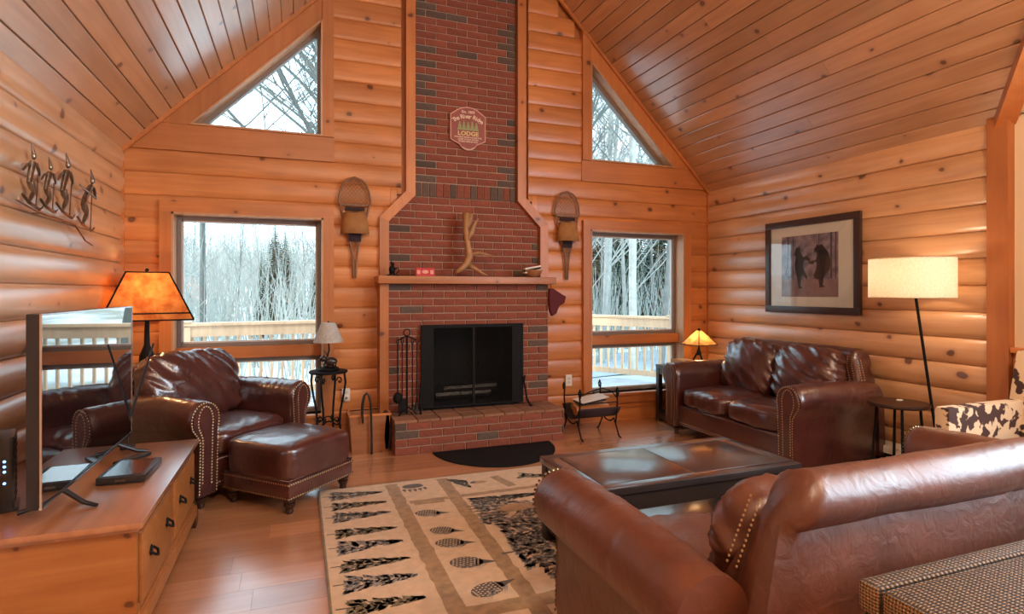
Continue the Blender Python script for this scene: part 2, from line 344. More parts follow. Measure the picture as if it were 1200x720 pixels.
def weave():
    m = bpy.data.materials.new('woven_rush'); m.use_nodes = True; t = m.node_tree; p = t.nodes['Principled BSDF']; N = t.nodes.new; L = t.links.new
    p.inputs['Roughness'].default_value = .65; tcn = N('ShaderNodeTexCoord'); mp = N('ShaderNodeMapping'); mp.inputs['Scale'].default_value = (1, 1, 1); L(tcn.outputs['Object'], mp.inputs['Vector'])
    w1 = N('ShaderNodeTexWave'); w1.bands_direction = 'X'; w1.inputs['Scale'].default_value = 20; w1.inputs['Distortion'].default_value = .6; L(mp.outputs[0], w1.inputs['Vector'])
    w2 = N('ShaderNodeTexWave'); w2.bands_direction = 'Y'; w2.inputs['Scale'].default_value = 40; w2.inputs['Distortion'].default_value = .8; L(mp.outputs[0], w2.inputs['Vector'])
    w3 = N('ShaderNodeTexWave'); w3.bands_direction = 'Z'; w3.inputs['Scale'].default_value = 40; w3.inputs['Distortion'].default_value = .8; L(mp.outputs[0], w3.inputs['Vector'])
    a = N('ShaderNodeMath'); a.operation = 'MULTIPLY'; L(w1.outputs['Fac'], a.inputs[0]); a0 = N('ShaderNodeMath'); a0.operation = 'ADD'; L(w2.outputs['Fac'], a0.inputs[0]); L(w3.outputs['Fac'], a0.inputs[1]); L(a0.outputs[0], a.inputs[1])
    r = N('ShaderNodeValToRGB'); r.color_ramp.elements[0].position = .1; r.color_ramp.elements[0].color = (.035, .02, .012, 1); r.color_ramp.elements[1].position = .9; r.color_ramp.elements[1].color = (.25, .14, .06, 1)
    L(a.outputs[0], r.inputs['Fac']); L(r.outputs[0], p.inputs['Base Color'])
    b = N('ShaderNodeBump'); b.inputs['Strength'].default_value = .7; b.inputs['Distance'].default_value = .004; L(a.outputs[0], b.inputs['Height']); L(b.outputs[0], p.inputs['Normal']); return m
M['weave'] = weave()
def rugm(name, c, amt=.12):
    return mat(name, c, .95, noise_amt=amt, nscale=22, bump=(260, .5, .003), sheen=.2, spec=.1)
M['rug'] = rugm('rug_cream', (.60, .42, .27)); M['rugband'] = rugm('rug_tan', (.33, .20, .10), .3)
M['rugd'] = rugm('rug_charcoal', (.085, .068, .055), .3); M['rugo'] = rugm('rug_olive', (.20, .15, .08), .3)
M['rugg'] = rugm('rug_grey', (.26, .22, .19), .3); M['rugb'] = rugm('rug_brown', (.38, .22, .11), .2)

# ================================================================== THE ROOM
XL, XR, YF, YB, ZE = -1.346, 4.43, 5.40, -3.32, 2.51
XC = 1.542
def mir(x): return 2 * XC - x
PITCH = .187; SEAM0 = 2.552 - 14 * PITCH        # log seams at SEAM0 + k*PITCH
def log_profile(h, bulge, lo, hi):
    ys = [0, .004, .012, .035, .07, .094, .118, .152, .175, .183, .187]
    pts = []
    for y in sorted(set([lo, hi] + [q for q in ys if lo < q < hi])):
        t = abs(2 * y / h - 1)
        pts.append((y, bulge * (1 - t ** 2.4) ** .55 if t < 1 else 0.0))
    return pts
def log_mesh(name, x0, x1, lo, hi, bulge, matl, parent, loc, rot, s0=0, s1=0):
    """half log along local x, local y up, local z into the room; s0/s1 slant of the ends (dx per unit y)"""
    pr = log_profile(PITCH, bulge, lo, hi); n = len(pr); vs = []
    for y, z in pr: vs.append((x0 + s0 * (y - lo), y, z))
    for y, z in pr: vs.append((x1 + s1 * (y - lo), y, z))
    vs += [(x0, lo, -.03), (x0 + s0 * (hi - lo), hi, -.03), (x1, lo, -.03), (x1 + s1 * (hi - lo), hi, -.03)]
    fs = [(i, n + i, n + i + 1, i + 1) for i in range(n - 1)]
    a, b, c, d = 2 * n, 2 * n + 1, 2 * n + 2, 2 * n + 3
    fs += [[a] + list(range(n)) + [b], [d] + list(range(2 * n - 1, n - 1, -1)) + [c], (a, c, n, 0), (b, n - 1, 2 * n - 1, d), (a, b, d, c)]
    m = MB(); m.add(vs, fs)
    return m.build(name, matl, parent, smooth=50, loc=loc, rot=rot)
RF = Matrix(((1, 0, 0), (0, 0, -1), (0, 1, 0))).to_euler()          # far wall: x->X, y->Z, z->-Y
RLW = Matrix(((0, 0, 1), (1, 0, 0), (0, 1, 0))).to_euler()          # left wall: x->Y, y->Z, z->+X
RRW = Matrix(((0, 0, -1), (-1, 0, 0), (0, 1, 0))).to_euler()        # right wall: x->-Y, y->Z, z->-X
q = 1 / math.sqrt(2)
RCL = Matrix(((0, q, q), (1, 0, 0), (0, q, -q))).to_euler()         # left ceiling: x->Y, y up slope
RCR = Matrix(((0, -q, -q), (-1, 0, 0), (0, q, -q))).to_euler()

# ---- far wall (backing with real openings), logs are its parts
def wall_poly(mb, pts, y0=5.43, y1=5.56): mb.prism(pts, (0, 0, 0), (1, 0, 0), (0, 0, 1), -y0, -y1)
w = MB()
for P_ in [[(XL - .2, -.1), (-.975, -.1), (-.975, 2.77), (XL - .2, 2.77)], [(.205, -.1), (1.01, -.1), (1.01, 5.2), (.205, 4.4)],
           [(2.08, -.1), (2.875, -.1), (2.875, 4.4), (2.08, 5.2)], [(1.01, 1.12), (2.08, 1.12), (2.08, 5.2), (1.542, 5.7), (1.01, 5.2)],
           [(4.055, -.1), (XR + .2, -.1), (XR + .2, 2.77), (4.055, 2.77)],
           [(-.975, -.1), (.205, -.1), (.205, .30), (-.975, .30)], [(2.875, -.1), (4.055, -.1), (4.055, .30), (2.875, .30)],
           [(-.975, 2.04), (.205, 2.04), (.205, 2.77), (-.975, 2.77)], [(2.875, 2.04), (4.055, 2.04), (4.055, 2.77), (2.875, 2.77)],
           [(XL - .2, 2.77), (-.85, 2.77), (.205, 3.825), (.205, 4.4)], [(XR + .2, 2.77), (2.875, 4.4), (2.875, 3.825), (3.934, 2.77)]]:
    wall_poly(w, P_)
wall_far = w.build('wall_far', M['trim']); tag(wall_far, kind='structure')
OPEN = [(-.975, .205, .30, 2.04), (2.875, 4.055, .30, 2.04), (.74, 2.344, -.1, 2.10), (.80, 2.284, 2.09, 2.19), (.86, 2.224, 2.18, 2.30), (.90, 2.184, 2.29, 6)]
for k in range(-1, 29):
    z0 = SEAM0 + k * PITCH; z1 = z0 + PITCH
    if z1 < .02 or z0 > 5.2: continue
    if z0 < 2.5:
        ranges = [(XL, XR)]
    else:
        a = max(.25, z1 - 3.856)
        if a > .88: continue
        ranges = [(a, .90), (2.184, mir(a))]
    for xa, xb in ranges:
        ops = [o for o in OPEN if o[2] < z1 - .004 and o[3] > z0 + .004]
        br = sorted(set([xa, xb] + [x for o in ops for x in o[:2] if xa < x < xb]))
        for i in range(len(br) - 1):
            s, e = br[i], br[i + 1]; mid = (s + e) / 2; free = [(z0, z1)]
            for o in ops:
                if o[0] < mid < o[1]:
                    free = [p for f0, f1 in free for p in ((f0, min(f1, o[2])), (max(f0, o[3]), f1)) if p[1] - p[0] > .004]
            if not free: continue
            f0, f1 = max(free, key=lambda p: p[1] - p[0]); lo, hi = f0 - z0, f1 - z0
            if z0 < 0: lo = max(lo, -z0)
            if hi - lo < .012: continue
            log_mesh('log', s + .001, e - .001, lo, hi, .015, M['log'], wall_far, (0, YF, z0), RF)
# ---- side walls
def side_wall(name, X, rot, y_from, y_to, sgn, bulge):
    m = MB(); m.box(X, X + sgn * .15, min(y_from, y_to), max(y_from, y_to), -.1, 2.56)
    wl = m.build(name, M['trim']); tag(wl, kind='structure')
    for k in range(-1, 14):
        z0 = SEAM0 + k * PITCH; z1 = z0 + PITCH
        lo = max(0, -z0); hi = min(PITCH, 2.56 - z0)
        if hi - lo < .02: continue
        L = abs(y_to - y_from); cut = random.uniform(.3, .7) * L
        # logs butt-jointed once
        if name == 'wall_left':
            log_mesh('log', 0, L, lo, hi, bulge, M['log_daylit'], wl, (X, y_from, z0), rot)
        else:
            log_mesh('log', 0, L, lo, hi, bulge, M['log_daylit'], wl, (X, y_to, z0), rot)
    return wl
wall_left = side_wall('wall_left', XL, RLW, YB, YF, -1, .036)
wall_right = side_wall('wall_right', XR, RRW, 2.50, YF, 1, .034)
# gable wall of the cross gable: cream drywall above a sill, wood below, unseen window opening added for daylight
m = MB()
m.box(XR, XR + .15, YB, 2.46, -.1, 1.0); m.box(XR + .01, XR + .15, 1.35, 2.46, 1.0, 2.56); m.box(XR + .01, XR + .15, YB, -2.25, 1.0, 2.56)
m.prism([(YB, 2.55), (2.46, 2.55), (2.46 - .6, 3.15), (YB + .6, 3.15)], (XR + .01, 0, 0), (0, 1, 0), (0, 0, 1), 0, .14)
m.prism([(YB + .6, 3.15), (2.46 - .6, 3.15), (-.43, 5.44)], (XR + .01, 0, 0), (0, 1, 0), (0, 0, 1), 0, .14)
o = m.build('wall_gable', M['cream']); tag(o, kind='structure')
m = MB(); m.box(XR - .05, XR + .02, YB, 2.385, .985, 1.02, b=.004); o = m.build('trim_sill', M['trimh']); tag(o, kind='structure')
m = MB(); m.box(XR - .012, XR, YB, 2.385, 0, .985)
for i in range(5): m.box(XR - .018, XR, YB, 2.385, .18 * i + .06, .18 * i + .225)
o = m.build('trim_wainscot', M['trimh']); tag(o, kind='structure')
m = MB(); m.box(XL - .1, XR + .1, YB - .12, YB, -.1, 5.6)
o = m.build('wall_back', M['log_daylit']); tag(o, kind='structure')
# post and valley beam
m = MB(); m.box(XR - .055, XR + .06, 2.39, 2.52, 0, 2.56, b=.004); o = m.build('trim_post', M['trim']); tag(o, kind='structure')
m = MB()
vd = Vector((-1, -1, 1)).normalized(); vs0 = Vector((XR + .02, 2.47, 2.49)); vn = Vector((-1, -1, -2)).normalized(); vw = vd.cross(vn).normalized()
vs = []
for t in (0, 5.05):
    for a, b in ((-.055, -.03), (.055, -.03), (.055, .035), (-.055, .035)): vs.append(vs0 + vd * t + vw * a + vn * b)
m.add(vs, [(0, 1, 2, 3), (7, 6, 5, 4), (0, 4, 5, 1), (1, 5, 6, 2), (2, 6, 7, 3), (3, 7, 4, 0)])
o = m.build('trim_valley_beam', M['trim']); tag(o, kind='structure')
# corner boards
m = MB(); m.box(XL + .0, XL + .035, YF - .035, YF, 0, 2.5); o = m.build('trim_corner_left', M['trim']); tag(o, kind='structure')
m = MB(); m.box(XR - .035, XR, YF - .035, YF, 0, 2.5); o = m.build('trim_corner_right', M['trim']); tag(o, kind='structure')

# ---- ceiling: two slopes of tongue-and-groove boards
m = MB()
apex = (XC, ZE + (XC - XL))
m.prism([(XL - .2, ZE - .18), (XC, apex[1] + .02), (XC, apex[1] + .14), (XL - .2, ZE - .04)], (0, YB, 0), (1, 0, 0), (0, 0, 1), 0, -(YF - YB + .3))
for yv in (0,):
    # right slope, trimmed by the valley
    n = Vector((1, 0, 1)).normalized() * .1; o13 = Vector((1, 0, 1)).normalized() * .014
    A = [Vector((XR + .2, YF + .3, ZE - .2)), Vector((XR + .2, 2.45 + .2, ZE - .2)), Vector((XC, 2.45 - 2.888, apex[1])), Vector((XC, YF + .3, apex[1]))]
    A = [a + o13 for a in A]; m.add(A + [a + n for a in A], [(0, 1, 2, 3), (7, 6, 5, 4), (0, 4, 5, 1), (1, 5, 6, 2), (2, 6, 7, 3), (3, 7, 4, 0)])
ceiling = m.build('ceiling', M['dark']); tag(ceiling, kind='structure')
def board(x0, x1, s0, wdt, parent, loc, rot, s1=0):
    m = MB(); c = .004; t = .012
    vs = []
    for y, z in ((.0008, 0), (c, t - .003), (c + .004, t), (wdt - c - .004, t), (wdt - c, t - .003), (wdt - .0008, 0)):
        vs.append((x0, y, z))
    for y, z in ((.0008, 0), (c, t - .003), (c + .004, t), (wdt - c - .004, t), (wdt - c, t - .003), (wdt - .0008, 0)):
        vs.append((x1 + s1 * y, y, z))
    fs = [(i, 6 + i, 7 + i, i + 1) for i in range(5)] + [(5, 11, 6, 0), (0, 1, 2, 3, 4, 5), (11, 10, 9, 8, 7, 6)]
    m.add(vs, fs); return m.build('board', M['ceil'], parent, loc=loc, rot=rot)
BW = .1305; NB = 32; LS = (XC - XL) * math.sqrt(2)
BW = LS / 31
for i in range(31):
    s = i * BW; x = XL + s * q; z = ZE + s * q
    L = YF - YB; cut = random.uniform(1.2, 4.2)
    # board drop of thickness below the slope line keeps the face on the slope
    off = Vector((-q, 0, q)) * .012
    board(0, cut, 0, BW, ceiling, Vector((x, YB, z)) + off, RCL)
    board(cut + .001, L, 0, BW, ceiling, Vector((x, YB, z)) + off, RCL)
    xr = XR - s * q; offr = Vector((q, 0, q)) * .012
    Lr = YF - (2.45 - s * q)
    if i % 3 == 0 and Lr > 3:
        c2 = random.uniform(.8, Lr - .8)
        board(0, c2, 0, BW, ceiling, Vector((xr, YF, z)) + offr, RCR); board(c2 + .001, Lr, 0, BW, ceiling, Vector((xr, YF, z)) + offr, RCR, s1=q)
    else: board(0, Lr, 0, BW, ceiling, Vector((xr, YF, z)) + offr, RCR, s1=q)
# cross-gable ceiling behind the valley
m = MB()
for A in ([(XR + .1, 2.45 + .1, ZE - .1), (XR + .1, -.436, 5.396), (XC, -.436, 5.396)], [(XR + .1, YB - .1, ZE - .1), (XC, -.436, 5.396), (XR + .1, -.436, 5.396)]):
    A = [Vector(a) for a in A]; n = (A[1] - A[0]).cross(A[2] - A[0]).normalized()
    if n.z < 0: n = -n
    B = [a + n * .08 for a in A]; m.add(A + B, [(0, 1, 2), (5, 4, 3), (0, 3, 4, 1), (1, 4, 5, 2), (2, 5, 3, 0)])
A = [Vector((XC, -.436, 5.396)), Vector((XR + .1, YB - .1, ZE - .1)), Vector((XC, YB - .1, 5.396))]
B = [a + Vector((0, 0, .1)) for a in A]; m.add(A + B, [(0, 1, 2), (5, 4, 3), (0, 3, 4, 1), (1, 4, 5, 2), (2, 5, 3, 0)])
o = m.build('ceiling_cross_gable', M['ceil']); tag(o, kind='structure')
# rake mouldings where the slopes meet the far wall
m = MB()
for sg in (1, -1):
    def rx(x): return x if sg == 1 else mir(x)
    pts = [(rx(XL + .0), ZE - .04), (rx(XC), apex[1] - .04), (rx(XC), apex[1]), (rx(XL), ZE)]
    if sg == -1: pts = pts[::-1]
    m.prism(pts, (0, YF - .03, 0), (1, 0, 0), (0, 0, 1), 0, .025)
o = m.build('trim_rake', M['trim']); tag(o, kind='structure')

# ---- floor: strips laid along X
m = MB(); m.box(XL - .15, XR + .2, YB - .1, YF + .1, -.12, -.004)
floor = m.build('floor', M['dark']); tag(floor, kind='structure')
yy = YF; row = 0
strip = {}
while yy > -.2:
    y1 = yy - .1905; x = XL - random.uniform(0, 1.1)
    while x < XR + .05:
        L = 1.215; xa = max(x, XL); xb = min(x + L, XR)
        if xb - xa > .03:
            key = round(xb - xa, 3)
            if key not in strip:
                mm = MB(); mm.box(0, xb - xa - .0012, 0, .1895, -.004, 0, b=.0); 
                tmp = mm.build('floor_plank', M['floor'], floor, loc=(xa, y1, 0)); strip[key] = tmp.data
            else: link('floor_plank', strip[key], floor, (xa, y1, 0))
        x += L
    yy = y1
m = MB(); m.box(XL, XR, YB, yy, -.004, 0); o = m.build('floor_rear', M['floor'], floor); tag(o, kind='stuff')
# baseboard heater on the right wall and on the left wall
def heater(name, X, sg, y0, y1, label):
    t = thing(name, label, 'heater', (X, (y0 + y1) / 2, 0)); h = (y1 - y0) / 2
    m = MB(); m.prism([(0, .03), (sg * .065, .03), (sg * .065, .045), (sg * .012, .05), (sg * .012, .15), (sg * .075, .12), (sg * .07, .17), (0, .20)], (0, -h, 0), (1, 0, 0), (0, 0, 1), 0, -2 * h)
    m.build('cover', M['white'], t)
    m = MB(); m.box(sg * .015, sg * .06, -h, h, .055, .11); m.build('fins', M['black'], t)
heater('baseboard_heater', XR - .035, -1, 2.56, 5.3, 'cream metal baseboard heater running low along the right log wall')
heater('baseboard_heater', XL + .037, 1, 1.0, 4.2, 'cream metal baseboard heater low along the left log wall behind the pine stand')

# ---- window and chimney trim
def slab(name, pts, y0, y1, matl, parent=None):
    m = MB(); m.prism(pts, (0, 0, 0), (1, 0, 0), (0, 0, 1), -y0, -y1); o = m.build(name, matl, parent)
    if not parent: tag(o, kind='structure')
    return o
def rect(a, b, c, d): return [(a, c), (b, c), (b, d), (a, d)]
def casement(name, xa, xb, lbl):
    w = setting(name)
    y0 = YF - .055; y1 = YF + .03
    slab('casing', rect(xa - .085, xb + .09, 2.04, 2.135), y0, y1, M['trimh'], w)
    slab('casing', rect(xa - .085, xa, .235, 2.04), y0, y1, M['trim'], w); slab('casing', rect(xb, xb + .09, .235, 2.04), y0, y1, M['trim'], w)
    slab('sill', rect(xa, xb, .275, .30), y0 - .02, y1 + .1, M['trimh'], w); slab('apron', rect(xa, xb, .19, .275), y0 + .01, y1, M['trimh'], w)
    m = MB(); t = .016
    m.box(xa, xa + t, y0 - .004, 5.56, .30, 2.04); m.box(xb - t, xb, y0 - .004, 5.56, .30, 2.04); m.box(xa, xb, y0 - .004, 5.56, 2.04 - t, 2.04)
    m.build('jamb', M['jamb'], w)
    slab('transom', rect(xa, xb, .815, .915), YF + .035, 5.56, M['trimh'], w)
    a, b = xa + t, xb - t
    for lo, hi in ((.30, .815), (.915, 2.04 - t)):
        m = MB(); f = .034
        for r in ((a, a + f, lo, hi), (b - f, b, lo, hi), (a + f, b - f, lo, lo + f), (a + f, b - f, hi - f, hi)): m.box(r[0], r[1], 5.485, 5.545, r[2], r[3], b=.004)
        m.build('sash', M['vinyl'], w)
        m = MB(); g = .012
        for r in ((a + f, a + f + g, lo + f, hi - f), (b - f - g, b - f, lo + f, hi - f), (a + f, b - f, lo + f, lo + f + g), (a + f, b - f, hi - f - g, hi - f)): m.box(r[0], r[1], 5.50, 5.53, r[2], r[3])
        m.build('glazing_bead', M['seal'], w)
        m = MB(); m.box(a + f, b - f, 5.513, 5.519, lo + f, hi - f); m.build('pane', M['glass'], w)
    m = MB(); xm = (xa + xb) / 2 + .14; m.box(xm - .04, xm + .04, YF + .07, YF + .10, .30, .315); m.tube([(xm, YF + .08, .31), (xm + .05, YF + .04, .325), (xm + .07, YF + .03, .32)], .006, 6)
    m.build('crank', M['vinyl'], w)
    return w
casement('window_1', -.975, .205, ''); casement('window_2', 2.875, 4.055, '')
def gable_window(name, sg):
    w = setting(name); X = (lambda x: x) if sg == 1 else mir
    def P(pts):
        pts = [(X(a), b) for a, b in pts]; return pts if sg == 1 else pts[::-1]
    y0 = YF - .045; y1 = YF + .03
    slab('casing', P([(-1.296, 2.552), (.30, 2.552), (.30, 2.77), (-1.078, 2.77)]), YF - .022, y1, M['trimh'], w)
    slab('casing', P([(-1.086, 2.77), (-.85, 2.77), (.20, 3.82), (.20, 4.052)]), YF - .03, y1, M['trim'], w)
    slab('casing', P([(.20, 2.77), (.295, 2.77), (.295, 4.14), (.20, 4.052)]), y0, y1, M['trim'], w)
    # jambs
    m = MB()
    for pts in ([(-.85, 2.77), (.20, 2.77), (.20, 2.784), (-.816, 2.784)], [(.186, 2.784), (.20, 2.784), (.20, 3.82), (.186, 3.806)], [(-.85, 2.77), (-.816, 2.784), (.186, 3.786), (.20, 3.82)]):
        m.prism(P(pts), (0, 0, 0), (1, 0, 0), (0, 0, 1), -(YF - .048), -5.56)
    m.build('jamb', M['jamb'], w)
    m = MB(); A = [(-.816, 2.784), (.186, 2.784), (.186, 3.786)]; B = [(-.735, 2.814), (.156, 2.814), (.156, 3.705)]
    for i in range(3):
        j = (i + 1) % 3; m.prism(P([A[i], A[j], B[j], B[i]]), (0, 0, 0), (1, 0, 0), (0, 0, 1), -5.485, -5.545)
    m.build('sash', M['vinyl'], w)
    m = MB(); m.prism(P(B), (0, 0, 0), (1, 0, 0), (0, 0, 1), -5.513, -5.519); m.build('pane', M['glass'], w)
gable_window('window_3', 1); gable_window('window_4', -1)
# unseen cross-gable window added behind the camera for its daylight
w = setting('window_added'); m = MB()
for r in ((-2.25, -2.17, 1.02, 3.15), (1.27, 1.35, 1.02, 3.15), (-2.25, 1.35, 1.02, 1.09), (-2.25, 1.35, 3.07, 3.15), (-.50, -.42, 1.02, 3.15)): m.box(XR - .03, XR + .12, r[0], r[1], r[2], r[3])
m.build('sash', M['trim'], w)
for a, b in ((-2.17, -.50), (-.42, 1.27)):
    m = MB(); m.box(XR + .05, XR + .056, a, b, 1.09, 3.07); m.build('pane', M['glass'], w)
# boards around the chimney
for sg in (1, -1):
    X = (lambda x: x) if sg == 1 else mir
    def P(pts):
        pts = [(X(a), b) for a, b in pts]; return pts if sg == 1 else pts[::-1]
    y0, y1 = YF - .05, YF + .03
    slab('trim_chimney', P([(.94, 2.33), (1.027, 2.293), (1.027, 5.0), (.94, 4.79)]), y0, y1, M['trim'])
    slab('trim_chimney', P([(.695, 2.075), (.782, 2.04), (1.027, 2.293), (.94, 2.33)]), y0 - .002, y1, M['trim'])
    slab('trim_chimney', P([(.695, 1.53 if sg == 1 else 1.53), (.782, 1.53), (.782, 2.04), (.695, 2.075)]), y0, y1, M['trim'])
slab('trim_chimney', rect(.68, .757, 0, 1.457), YF - .20, YF, M['trim'])

# ================================================================== BRICKWORK
BC = {}
def brick_mesh(L, H, D, dark):
    key = (round(L, 3), round(H, 3), round(D, 3), dark)
    if key not in BC:
        c = .004; m = MB(); a, b = L / 2, H / 2
        vs = [(-a, 0, -b), (a, 0, -b), (a, 0, b), (-a, 0, b), (-a, -D + c, -b), (a, -D + c, -b), (a, -D + c, b), (-a, -D + c, b), (-a + c, -D, -b + c), (a - c, -D, -b + c), (a - c, -D, b - c), (-a + c, -D, b - c)]
        fs = [(0, 1, 5, 4), (1, 2, 6, 5), (2, 3, 7, 6), (3, 0, 4, 7), (4, 5, 9, 8), (5, 6, 10, 9), (6, 7, 11, 10), (7, 4, 8, 11), (8, 9, 10, 11), (0, 3, 2, 1)]
        m.add(vs, fs); me = bpy.data.meshes.new('brick'); me.from_pydata(m.v, [], m.f); me.materials.append({0: M['brick'], 1: M['brickd'], 2: M['brickt']}[dark]); BC[key] = me
    return BC[key]
def brick(parent, x0, x1, z0, z1, yface, dark=0, D=.03, rot=None):
    if x1 - x0 < .02: return
    o = link('brick', brick_mesh(x1 - x0, z1 - z0, D, dark), parent, ((x0 + x1) / 2, yface + D - random.uniform(0, .003), (z0 + z1) / 2)); return o
def course(parent, xa, xb, z, yface, odd, H=.0587, dark_ends=.35):
    P_ = .206; J = .010
    x = xa - (P_ / 2 if odd else 0)
    while x < xb - .01:
        a = max(x, xa); b = min(x + P_, xb)
        first = a <= xa + .001; last = b >= xb - .001
        d = 1 if ((first or last) and random.random() < dark_ends) or random.random() < .02 else 0
        brick(parent, a + J / 2 * (not first), b - J / 2 * (not last), z + .005, z + .005 + H, yface, d)
        x += P_
CP = .0687
chimney = thing('chimney_breast', 'tall red brick chimney breast tapering at the shoulders above the wooden mantel', 'chimney', (0, 0, 0))
m = MB(); m.prism([(1.032, 2.29), (2.052, 2.29), (2.052, 4.86), (1.542, 5.36), (1.032, 4.86)], (0, 0, 0), (1, 0, 0), (0, 0, 1), -(YF + .012), -5.425); m.prism([(.784, 1.45), (2.30, 1.45), (2.30, 2.04), (2.052, 2.293), (1.032, 2.293), (.784, 2.04)], (0, 0, 0), (1, 0, 0), (0, 0, 1), -(YF + .012), -5.425)
m.build('mortar', M['mortar'], chimney)
for k in range(28): course(chimney, 1.031, 2.053, 2.432 + k * CP, YF, k % 2, dark_ends=.45)
m = MB()
for k in range(28, 35):
    x = 1.031 - (.103 if k % 2 else 0)
    while x < 2.04:
        a, b = max(x, 1.031), min(x + .196, 2.053)
        if b - a > .02: m.box(a, b, YF, YF + .03, 2.437 + k * CP, 2.437 + k * CP + .0587)
        x += .206
o = m.build('upper_bricks', M['brick'], chimney); tag(o, kind='stuff')
for i in range(15):
    x = 1.031 + i * 1.022 / 15; brick(chimney, x + .004, x + 1.022 / 15 - .004, 2.296, 2.425, YF, 1 if random.random() < .7 else 0)
for k in range(11):
    z = 1.535 + k * CP; ov = max(0, z - 2.04) * .97
    course(chimney, .784 + ov, 2.30 - ov, z, YF, k % 2, dark_ends=.5 if z < 2.0 else 0)
fireplace = thing('fireplace', 'red brick fireplace wall with dark firebox opening below the mantel', 'fireplace')
FY = 5.22; fx0, fx1 = .757, 2.327
m = MB()
for r in ((fx0, 1.07, .295, 1.457), (2.02, fx1, .295, 1.457), (1.07, 2.02, 1.06, 1.457)): m.box(r[0] + .002, r[1] - .002, FY + .012, YF + .02, r[2], r[3])
m.build('mortar', M['mortar'], fireplace)
for k in range(17):
    z = .295 + k * CP; H = .0587 if k < 16 else .058
    if z < 1.03:
        course(fireplace, fx0, 1.07, z, FY, k % 2, dark_ends=.12); 
        P0 = 2.02
        if k % 2: brick(fireplace, 2.02, 2.213, z + .005, z + .0637, FY); brick(fireplace, 2.223, fx1, z + .005, z + .0637, FY, random.random() < .4)
        else: brick(fireplace, 2.02, 2.110, z + .005, z + .0637, FY); brick(fireplace, 2.12, fx1, z + .005, z + .0637, FY, random.random() < .3)
    else: course(fireplace, fx0, fx1, z, FY, k % 2, dark_ends=.3)
m = MB(); m.box(1.02, 1.07, FY + .02, 5.85, .295, 1.06); m.box(2.02, 2.07, FY + .02, 5.85, .295, 1.06); m.box(1.02, 2.07, 5.80, 5.88, .295, 1.1); m.box(1.02, 2.07, FY + .035, 5.85, 1.06, 1.11); m.box(1.02, 2.07, FY, 5.85, .27, .297)
m.build('firebox', M['soot'], fireplace)
m = MB()
for i in range(4): m.tube([(1.25 + i * .04, 5.5 + .03 * (i % 2), .37 + .06 * (i // 2)), (1.80 + i * .03, 5.48 + .06 * (i % 2), .38 + .06 * (i // 2))], .038, 8)
m.build('charred_log', M['dark'], fireplace, smooth=40)
hearth = thing('raised_hearth', 'raised red brick hearth with tan brick top along the foot of the fireplace', 'hearth')
HY = 4.85
m = MB(); m.box(fx0 + .012, fx1 - .012, HY + .012, FY + .0, 0, .272); m.build('mortar', M['mortar'], hearth)
for k in range(4):
    course(hearth, fx0, fx1, k * CP, HY, k % 2, dark_ends=.45)
    for j in range(2):
        for side in (0, 1):
            me = brick_mesh(.165 if k % 2 else .17, .0587, .03, 0); yb = HY + .035 + .175 * j + .09
            o = link('brick', me, hearth, (fx0 + .03 if side == 0 else fx1 - .03, yb, k * CP + .034), (0, 0, R(-90) if side == 0 else R(90)))
for j in range(2):
    for i in range(8):
        a = fx0 - .004 + i * 1.578 / 8; me = brick_mesh(1.578 / 8 - .008, .183 - .008, .022, 2)
        o = link('brick', me, hearth, (a + 1.578 / 16, HY - .006 + .0925 + j * .186, .273), (R(-90), 0, 0))

# ================================================================== LEATHER SEATING
def cushion(name, w, d, h, matl, parent, loc, rot=(0, 0, 0), n=22, p=5, crown=.25, wr=.006, seed=0, crease=0, sag=0):
    """soft rounded box centred on loc with real creases"""
    idx = {}; vs = []; fs = []
    def vert(a, b, c):
        k = (round(a, 4), round(b, 4), round(c, 4))
        if k in idx: return idx[k]
        s = (abs(a) ** p + abs(b) ** p + abs(c) ** p) ** (1 / p); x, y, z = a / s, b / s, c / s
        cr = 1 + crown * (1 - x * x) * (1 - y * y) - .12 * crown * 0
        v = Vector((x * w / 2, y * d / 2, z * h / 2 * cr))
        nn = Vector((x ** 3 / w, y ** 3 / d, z ** 3 / h)).normalized()
        q_ = Vector((v.x + seed * 3.1, v.y - seed * 1.7, v.z + seed))
        f = noise.noise(q_ * 4.5) * .9
        g = 0
        if crease:
            ca, sa = math.cos(crease), math.sin(crease); uu = v.x * ca + v.y * sa; vv = -v.x * sa + v.y * ca
            g = -abs(noise.noise(Vector((uu * 17 + seed, vv * 3.2, v.z * 3 + seed)))) ** .7 * 2.4 + .6
        else: g = -abs(noise.noise(q_ * 9)) * 1.2
        edge = max(abs(x), abs(y)); 
        v += nn * wr * (f + g * (.55 + .9 * edge))
        idx[k] = len(vs); vs.append(v); return idx[k]
    for ax in range(3):
        for sg in (-1, 1):
            for i in range(n):
                for j in range(n):
                    def pt(u, v_):
                        u = -1 + 2 * u / n; v_ = -1 + 2 * v_ / n
                        c = [0, 0, 0]; c[ax] = sg; c[(ax + 1) % 3] = u; c[(ax + 2) % 3] = v_; return vert(*c)
                    f = [pt(i, j), pt(i + 1, j), pt(i + 1, j + 1), pt(i, j + 1)]
                    if sg < 0: f.reverse()
                    if len(set(f)) == 4: fs.append(f)
    m = MB(); m.add(vs, fs); return m.build(name, matl, parent, smooth=180, loc=loc, rot=rot)
